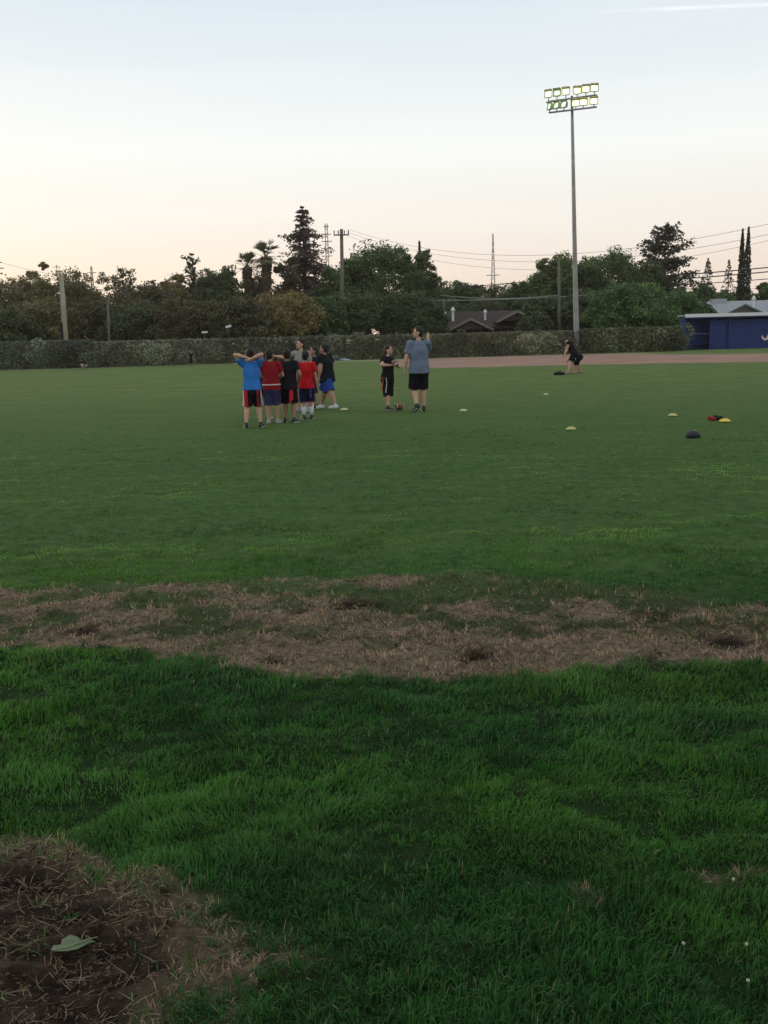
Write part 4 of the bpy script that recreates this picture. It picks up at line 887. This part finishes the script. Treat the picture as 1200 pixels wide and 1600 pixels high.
    c.loft([S(P - D * hm), S(P - D * (hm - .02)), S(P + D * .03), S(W), S(Ch), S(Sh), S(Sh + D * .022), S(Nk - D * .004)],
           [(.101 * b_ + e) * s, (.099 * b_ + e) * s, (.093 * b_ + e) * s, (.082 * b_ + e) * s, (.088 * b_ + e) * s, (.086 + e) * s, .066 * s, .036 * s],
           [(.076 * b_ + e) * s, (.075 * b_ + e) * s, (.070 * b_ + e) * s, (.061 * b_ + e) * s, (.064 * b_ + e) * s, (.046 + e) * s, .042 * s, .036 * s], xd=X_, n=20, dome=False)
    for (a_, e_) in ((SL, EL), (SR, ER)):
        if tank: c.cap(S(a_), S(a_.lerp(e_, .12)), .038 * s * b_, .038 * s * b_)
        else:
            o_ = a_.lerp(e_, sleeve); c.cap(S(a_ - (a_ - Sh) * .15), S(a_), .040 * s * b_, .038 * s * b_); c.loft([S(a_), S(a_.lerp(e_, .3)), S(o_)], [.037 * s * b_, .038 * s * b_, .040 * s * b_], n=12, dome=False)
    c.remesh('shirt', shirt, root, .010, 3, .015, 8, seed=H * 31 + yaw)
    # shorts
    c = MB()
    c.loft([S(P + D * .035), S(P), S(P - D * .05)], [(.080 * b_) * s, (.088 * b_ + .002) * s, (hips * b_) * s], [(.054 * b_) * s, (.062 * b_ + .002) * s, (.074 * b_) * s], xd=X_, n=18, dome=True)
    for (h0, k_, a_) in ((HPL, KL, AL), (HPR, KR, AR)):
        if short_len > .24: o_ = h0.lerp(k_, min(1, (short_len) / .235 * .88))
        else: o_ = h0.lerp(k_, short_len / .235)
        pts_ = [S(h0), S(h0.lerp(o_, .5)), S(o_)]
        if short_len > .24: pts_.append(S(k_.lerp(a_, (short_len - .20) / .235 * .5)))
        n_ = len(pts_); c.loft(pts_, [.060 * s * b_] + [.057 * s * b_] * (n_ - 1), [.064 * s * b_] + [.062 * s * b_] * (n_ - 1), n=14, dome=False)
    c.remesh('shorts', shorts, root, .010, 2, .013, 9, seed=H * 77 + yaw)
    # shoes, socks
    for (k_, a_, tw, fz) in ((KL, AL, tl, fzl), (KR, AR, tr, fzr)):
        fd = Matrix.Rotation(R(-tw), 3, 'Z') @ V3((0, 1, 0)); pitch_ = -.7 if fz > .02 else 0; fd = (fd + V3((0, 0, pitch_))).normalized()
        c = MB(); up = V3((0, 0, 1)); sx = V3((fd.y, -fd.x, 0)).normalized()
        c.loft([S(a_ - fd * .030 + up * -.022), S(a_ + fd * .03 + up * -.022), S(a_ + fd * .10 + up * -.027)], [.026 * s, .027 * s, .022 * s], [.024 * s, .025 * s, .016 * s], xd=sx, n=12)
        c.cap(S(a_ + up * -.01), S(a_ + up * .012), .026 * s, .024 * s)
        sh_ = c.remesh('shoe', shoe, root, .007, 2)
        so_ = MB(); so_.loft([S(a_ - fd * .030 + up * -.040), S(a_ + fd * .03 + up * -.040), S(a_ + fd * .10 + up * -.040)], [.027 * s, .029 * s, .024 * s], [.006 * s, .006 * s, .006 * s], xd=sx, n=12); so_.build('sole', shoe if shoe is tansh else whitem, sh_, True)
        if sock:
            t_ = a_.lerp(k_, sock[1]); MB().loft([S(a_ + up * .005), S(a_.lerp(t_, .4)), S(t_)], [.0225 * s, .033 * s * b_, .038 * s * b_], n=12, dome=False).build('sock', sock[0], root, True)
    if belt: 
        z0 = P + D * .005; MB().loft([S(z0), S(z0 + D * .014)], [(.108 * b_ + .008) * s] * 2, [(.088 * b_ + .004) * s] * 2, xd=X_, n=20, dome=False).build('belt', belt, root, True)
    if flag:
        for (fxx, fyy, cm, ln) in flag:
            a0 = P + V3((fxx, fyy, .0)); mb = MB(); n_ = 7; wv = .03
            for k in range(n_ + 1):
                f = k / n_; yy = fyy * .3 * f + .012 * math.sin(f * 5); xx = fxx * .12 * f
                for sg in (-1, 1):
                    for th in (0, .003): mb.v.append(tuple(S(a0 + V3((sg * wv * .5 * (1 if abs(fyy) > abs(fxx) * .5 else .3) + xx, yy + th + sg * wv * .4 * (0 if abs(fyy) > abs(fxx) * .5 else 1), -ln * f)))))
            for k in range(n_): i = k * 4; mb.f += [(i, i + 2, i + 6, i + 4), (i + 1, i + 5, i + 7, i + 3), (i, i + 4, i + 5, i + 1), (i + 2, i + 3, i + 7, i + 6)]
            mb.build('flag', cm, root, True)
    return root
blk = cloth('black_shirt_cloth', (.013, .013, .016)); blkS = cloth('black_shorts_cloth', (.010, .010, .014)); blue = cloth('bright_blue_cloth', (.035, .165, .50))
dred = cloth('deep_red_cloth', (.23, .012, .020)); red = cloth('bright_red_cloth', (.46, .012, .020)); purp = cloth('faded_navy_cloth', (.050, .045, .125)); navy = cloth('navy_cloth', (.016, .016, .050))
roy = cloth('royal_blue_cloth', (.022, .055, .26)); gry = cloth('grey_shirt_cloth', (.24, .23, .22)); coachm = cloth('heather_blue_grey_cloth', (.135, .165, .235))
bsh = mat('black_shoe', (.014, .014, .016), .5, .1, 8, .4); wsh = mat('white_shoe', (.55, .56, .58), .6, .1, 8); wsock = cloth('white_sock_cloth', (.55, .56, .60)); tansh = mat('tan_shoe', (.30, .21, .16), .6); gsh = mat('grey_shoe', (.30, .30, .29), .6, .1, 8)
redf = mat('red_flag_cloth', (.50, .02, .03), .7); wht = mat('white_belt', (.65, .55, .55), .6); orf = mat('orange_flag_cloth', (.45, .09, .03), .7); blkf = mat('black_flag', (.012, .012, .014), .7)
p1s = cloth('black_shorts_with_red_sides', (.010, .010, .013), [(.085, (.42, .02, .03)), (.158, (.50, .46, .46))])
whstrip = mat('white_side_stripe', (.5, .5, .5), .8); HG = 'boys standing in the huddle'
person('boy in bright blue tee with both forearms crossed behind his head', 397, 668, 1.50, 2, blue, p1s, bsh, SK1, hl=(-.045, -.075, .885), hr=(.015, -.085, .868), el=(-1, .1, .12), er=(1, .1, .12), hyaw=0, fl=(-.095, -.03), fr=(.085, .02), short_len=.235, hem=.475, flag=[(.085, -.05, blkf, .22), (.13, .0, blkf, .24)], group=HG, tl=-12, tr=15)
person('boy in dark red shirt with white belt line and faded navy shorts', 427, 662, 1.46, 0, dred, purp, gsh, SK2, hl=(-.10, .16, .60), hr=(.10, .16, .60), short_len=.25, hem=.455, belt=wht, hyaw=-30, group=HG, flag=[(-.10, -.03, blkf, .22), (.10, -.03, blkf, .22)], fl=(-.06, .0), fr=(.06, .04), tr=25)
person('boy in black shirt and black shorts with a bright red flag hanging behind', 453, 660, 1.46, -4, blk, blkS, bsh, SK3, hl=(-.12, .10, .58), hr=(.14, .05, .55), short_len=.24, hem=.45, bulk=1.2, flag=[(.035, -.085, redf, .25), (.055, -.08, redf, .20)], group=HG, fl=(-.07, .02), fr=(.065, -.03), tl=-5, tr=30)
person('boy in bright red shirt with navy shorts and knee high white socks', 481, 655, 1.40, -3, red, navy, bsh, SK2, sock=(wsock, .78), hl=(-.155, .03, .49), hr=(.155, .03, .49), short_len=.25, hem=.455, flag=[(.06, -.07, purp, .20)], group=HG, fl=(-.055, -.03), fr=(.055, .02), tl=-35, tr=10)
person('chubby boy in loose black tee, royal blue shorts and white shoes, striding and facing left', 512, 640, 1.53, 58, blk, roy, wsh, SK2, bulk=1.48, lean=4, hl=(-.17, .02, .50), hr=(.14, .12, .56), fl=(-.06, -.20), fr=(.06, .16), short_len=.235, hem=.43, group=HG, kl=(0, 1, 0), hyaw=5)
person('taller boy in grey tee facing the camera at the back of the huddle', 474, 642, 1.66, 155, gry, cloth('white_trim_plaid_shorts', (.20, .20, .28)), gsh, SK1, hl=(-.10, .10, .55), hr=(.37, .07, .77), er=(0, -.6, -.4), hyaw=-32, hpitch=2, short_len=.25, hem=.46, group=HG)
person('boy mostly hidden between the blue and dark red shirts, navy shorts with white side stripes', 414, 655, 1.40, -8, cloth('dark_navy_shirt', (.02, .022, .06)), cloth('navy_shorts_white_stripe', (.016, .02, .055), [(.115, (.5, .5, .52))]), gsh, SK2, short_len=.25, group=HG, hl=(-.10, .10, .55), hr=(.10, .10, .55))
person('boy in navy shorts mostly hidden behind the red and the loose black shirts', 494, 638, 1.47, 105, cloth('dark_shirt', (.018, .016, .022)), purp, bsh, SK2, short_len=.25, group=HG, hl=(-.10, .10, .55), hr=(.10, .10, .55))
r10 = person('boy in black tee and long black shorts holding a football to his chest, looking right', 606, 642, 1.46, -128, blk, cloth('black_shorts_white_side', (.010, .010, .014), None), bsh, SK1, side=-9, lean=-3, hl=(-.035, .135, .715), hr=(.055, .125, .70), el=(-1, .1, -.7), er=(1, .1, -.7), hyaw=22, fl=(.075, .06), fr=(-.06, -.05), pel=(-.015, 0, 0), short_len=.30, hem=.47, fist=True, flag=[(.135, 0, orf, .22), (.118, .055, whstrip, .23)], tl=0, tr=20, hips=.128)
r11 = person('adult coach in blue grey tee and black shorts, back to the camera, one hand raised', 656, 643.5, 1.86, 12, coachm, blkS, bsh, SK1, bulk=1.17, hyaw=72, hpitch=4, hr=(.165, .17, .85), er=(.1, .2, -1), hl=(-.16, .03, .50), el=(-.7, -1, 0), fl=(-.055, -.07), fr=(.065, .06), fzl=.03, tl=-30, tr=10, short_len=.235, hem=.452, sleeve=.72)
person('person in black bending far down over a dark bag, hair hanging', 893, 584.5, 1.66, 88, blk, blkS, tansh, SK1, lean=27, pel=(0, -.05, 0), hpitch=62, hl=(-.08, .20, .42), hr=(.10, .17, .42), el=(0, -1, .3), er=(0, -1, .3), fl=(-.07, .10), fr=(.07, -.06), short_len=.20, hem=.40, longhair=True, voxel=.008, tank=True)
person('second person in black bending behind the one with hanging hair', 902, 583, 1.40, 84, blk, blkS, tansh, SK2, lean=48, pel=(0, -.05, -.03), hpitch=20, hl=(-.06, .32, .28), hr=(.09, .30, .28), el=(0, -1, .3), er=(0, -1, .3), fl=(-.07, .02), fr=(.07, -.10), short_len=.27, hem=.42, voxel=.009)
person('small child in black standing alone near the hedge', 299.5, 572.5, 1.12, 160, blk, blkS, bsh, SK2, voxel=.010, short_len=.34)
person('small child in dark top and pale trousers crouching by the hedge', 132, 577, 1.15, 75, blk, cloth('pale_trousers', (.36, .36, .34)), bsh, SK2, lean=38, pel=(0, -.10, -.24), fl=(-.07, .10), fr=(.08, -.06), hl=(-.05, .26, .30), hr=(.05, .26, .30), short_len=.42, voxel=.010)

# ------------------------------------------------------------------ things on the grass
ballm = mat('brown_leather', (.17, .075, .045), .55, .15, 30, .35)
def football(label, loc, rz, ry, s=1.0):
    root = empty('football', loc, rz, label, 'football')
    M = Matrix.Rotation(ry, 3, 'Y'); b = MB(); n = 14; pts_ = [M @ Vector((0.135 * s * (k / n * 2 - 1), 0, 0)) for k in range(n + 1)]
    rr_ = [max(.004, .082 * s * (1 - abs(k / n * 2 - 1) ** 2.1) ** .9) for k in range(n + 1)]
    b.loft(pts_, rr_, n=16, xd=(0, 1, 0), dome=False); b.build('ball', ballm, root, True)
    for sg in (-1, 1):
        x = .085 * s * sg; f = x / (.135 * s); r = .082 * s * (1 - abs(f) ** 2.1) ** .9 + .0012
        MB().loft([M @ Vector((x - .008, 0, 0)), M @ Vector((x + .008, 0, 0))], [r + (.004 if sg > 0 else -.004) * 1, r - (.004 if sg > 0 else -.004)], n=16, xd=(0, 1, 0), dome=False).build('stripe', whitem, root, True)
    MB().box(M @ Vector((0, 0, .082 * s)), (.07 * s, .008, .004), M=M).build('laces', whitem, root)
    return root
M10 = Matrix.Rotation(R(-128), 3, 'Z'); c10 = M10 @ (Vector((.012, .172, .725)) * 1.46) + r10.location
football('brown football held in both hands by the boy in black', c10, R(-60), R(25), .92)
g = at(624, 641); football('brown football with pale stripes lying on the grass between the boy and the coach', g + Vector((0, 0, .085)), R(35), R(10), 1.0)
conem = mat('yellow_cone_plastic', (.46, .46, .18), .5, .08, 6, .4, translucent=.15); conem2 = mat('pale_cone_plastic', (.50, .50, .26), .5, .08, 6, .4, translucent=.15); coney = mat('strong_yellow_plastic', (.62, .46, .04), .5, .08, 6, .4)
def cone(label, px, py, m, s=1.0):
    g = at(px, py); b = MB(); n = 24; prof = [(.10, 0), (.097, .006), (.080, .020), (.055, .036), (.038, .044), (.028, .046)]
    s *= .92; V = [(math.cos(2 * math.pi * k / n) * r * s, math.sin(2 * math.pi * k / n) * r * s, z * s) for r, z in prof for k in range(n)]; V += [(x * .94, y * .94, z - .003) for x, y, z in V]
    F = []; m_ = len(prof)
    for i in range(m_ - 1):
        for k in range(n):
            k2 = (k + 1) % n; a_ = i * n; F.append((a_ + k, a_ + k2, a_ + n + k2, a_ + n + k)); o = m_ * n; F.append((o + a_ + k, o + a_ + n + k, o + a_ + n + k2, o + a_ + k2))
    for k in range(n):
        k2 = (k + 1) % n; F.append((k, m_ * n + k, m_ * n + k2, k2)); t_ = (m_ - 1) * n; F.append((t_ + k, t_ + k2, m_ * n + t_ + k2, m_ * n + t_ + k))
    b.add(V, F); o = b.build('disc_cone', m, smooth=True, loc=(g.x, g.y, .016)); return tag(o, label, 'sports cone', 'flat disc cones on the lawn')
cone('pale disc cone beside the white shoe of the boy in blue shorts', 538, 641.5, conem2, 1.1)
cone('pale yellow disc cone just right of the coach', 724, 643, conem2)
cone('far pale disc cone left below the bending person', 853, 617.5, conem2, .85)
cone('pale yellow disc cone nearest the camera, alone in the middle of the lawn', 892, 672, conem, 1.0)
cone('yellow disc cone left of the red and black bundle', 1051, 650.5, conem, 1.0)
cone('strong yellow disc cone touching the red and black bundle', 1132.5, 659.5, coney, 1.15)
# bundle of flag belts
def lump(mb, pts_, r, seed):
    for k, q_ in enumerate(pts_): mb.ell(q_, (r[0], r[1], r[2]), n=12, m=8)
g = at(1116, 657); bun = empty('belt_bundle', (g.x, g.y, .0), 0, 'small heap of red and black flag belts with a green strap on the grass', 'flag belts')
b = MB(); lump(b, [(.02, 0, .05), (.07, .03, .045), (.10, -.02, .04)], (.07, .05, .045), 0); b.remesh('black_cloth', blkf, bun, .008, 2, .012, 22)
b = MB(); lump(b, [(-.08, -.01, .045), (-.03, -.04, .035)], (.055, .04, .035), 0); b.remesh('red_cloth', mat('dull_red_cloth', (.26, .02, .02), .8), bun, .008, 2, .012, 25)
MB().loft([(-.03, 0, .07), (0, 0, .115), (.04, 0, .10), (.09, 0, .08)], [.010, .012, .012, .008], n=7).build('green_strap', mat('green_strap', (.06, .16, .03), .7), bun, True)
def helmet(label, px, py, s, cat, name):
    g = at(px, py); root = empty(name, (g.x, g.y, 0), R(-35), label, cat)
    b = MB(); b.ell((0, 0, .045 * s), (.10 * s, .115 * s, .070 * s)); b.remesh('shell', mat('black_cap_cloth', (.016, .018, .02), .6, .1, 10, .3), root, .007, 2, .006, 14)
    b = MB(); b.loft([(0, .08 * s, .035 * s), (0, .13 * s, .03 * s), (0, .17 * s, .022 * s)], [.085 * s, .075 * s, .045 * s], [.008, .007, .006], xd=(1, 0, 0), n=14); b.build('brim', mat('black_brim', (.02, .02, .022), .6), root, True)
    MB().ell((.03, -.02, .112 * s), (.03, .02, .006), n=10).build('badge', mat('grey_badge', (.30, .30, .30), .6), root, True)
helmet('black cap lying upside on the grass nearest the camera at the right', 1083, 685, 1.1, 'cap', 'baseball_cap')
g = at(874, 586); bag = empty('sports_bag', (g.x, g.y, 0), R(10), 'flat dark bag on the grass in front of the bending person', 'bag')
b = MB(); b.loft([(-.17, 0, .06), (0, 0, .075), (.17, 0, .06)], [.06, .08, .06], [.10, .11, .10], xd=(0, 0, 1), n=12); b.remesh('bag_body', mat('dark_green_black_cloth', (.014, .022, .02), .8), bag, .010, 2, .014, 14)
MB().loft([(-.09, 0, .12), (-.05, .02, .19), (.05, .02, .19), (.09, 0, .12)], [.010] * 4, n=6).build('handle', blkf, bag, True)
# pale blue ground sheet by the hedge
g0, g1 = at(514, 561.5), at(543, 563.5); L_ = (g1 - g0)
ts = MB(); ts.loft([Vector((0, 0, .10)), L_ * .3 + Vector((0, 0, .20)), L_ * .6 + Vector((0, 0, .12)), L_ + Vector((0, 0, .04))], [.12, .22, .14, .04], [.5, .6, .5, .3], xd=(0, 0, 1), n=12)
o = ts.build('ground_sheet', mat('pale_blue_tarp', (.34, .38, .48), .5, .15, 2), smooth=True, loc=g0); tag(o, 'crumpled pale blue sheet on the ground behind the boy in blue shorts', 'tarp')
# fallen pale leaf on the bare soil
lg = at(113, 1472); lr = R(20); hz = float(hgt(np.array([lg.x]), np.array([lg.y]))[0])
lo = [(-.055, -.012), (-.035, -.026), (-.010, -.020), (.012, -.024), (.040, -.016), (.060, -.004), (.045, .012), (.022, .008), (.016, .030), (-.004, .042), (-.026, .036), (-.030, .018), (-.050, .010)]
V = []; n = len(lo)
for z_ in (0, .0012):
    for ring in (0, .35, .7, 1.0):
        for (x, y) in lo: V.append((x * ring + .0, y * ring, z_ + .006 * ring ** 2 * (1 + .8 * math.sin(x * 90 + y * 60)) + .010))
F = []
for sd_ in (0, 1):
    o_ = sd_ * 4 * n
    for r_ in range(3):
        for k in range(n):
            k2 = (k + 1) % n; f = (o_ + r_ * n + k, o_ + r_ * n + k2, o_ + (r_ + 1) * n + k2, o_ + (r_ + 1) * n + k); F.append(f[::-1] if sd_ else f)
for k in range(n): k2 = (k + 1) % n; F.append((3 * n + k, 3 * n + k2, 7 * n + k2, 7 * n + k))
lf = empty('fallen_leaf', (lg.x, lg.y, hz + .004), lr, 'pale green fallen leaf lying on the bare soil at the lower left', 'leaf')
MB().add(V, F).build('blade', mat('pale_green_leaf', (.10, .135, .07), .6, .15, 40), lf, True)
MB().loft([(-.055, -.012, .024), (-.01, .0, .014), (.04, .004, .019), (.066, .010, .016)], [.0014, .0014, .0012, .001], n=6).build('stalk', mat('leaf_stalk', (.25, .28, .15), .6), lf, True)
# clover flowers
fm = mat('white_petals', (.42, .42, .36), .8, .1, 60); stm = mat('flower_stem', (.05, .11, .03), .7)
for (px, py, lab) in ((1165, 1500, 'white clover flower in the lower right grass, upper one of the near pair'), (1168, 1547, 'white clover flower in the lower right grass, lowest of all'), (1067, 1496, 'white clover flower standing left of the others in the lower right grass'), (1145, 1395, 'white clover flower beside the dry patch at the right edge')):
    g = at(px, py + 6); hz = float(hgt(np.array([g.x]), np.array([g.y]))[0]); root = empty('clover_flower', (g.x, g.y, hz), 0, lab, 'flower', 'clover flowers in the lawn')
    b = MB(); rg = random.Random(px)
    for k in range(46):
        a_ = rg.random() * 6.28; e_ = rg.uniform(-.6, 1.5); d = Vector((math.cos(a_) * math.cos(e_), math.sin(a_) * math.cos(e_), math.sin(e_))); b.loft([Vector((0, 0, .048)), Vector((0, 0, .048)) + d * .0038], [.0006, .0010], n=5)
    b.build('head', fm, root); MB().loft([(0, 0, 0), (.004, 0, .025), (0, 0, .048)], [.0012] * 3, n=5).build('stem', stm, root)
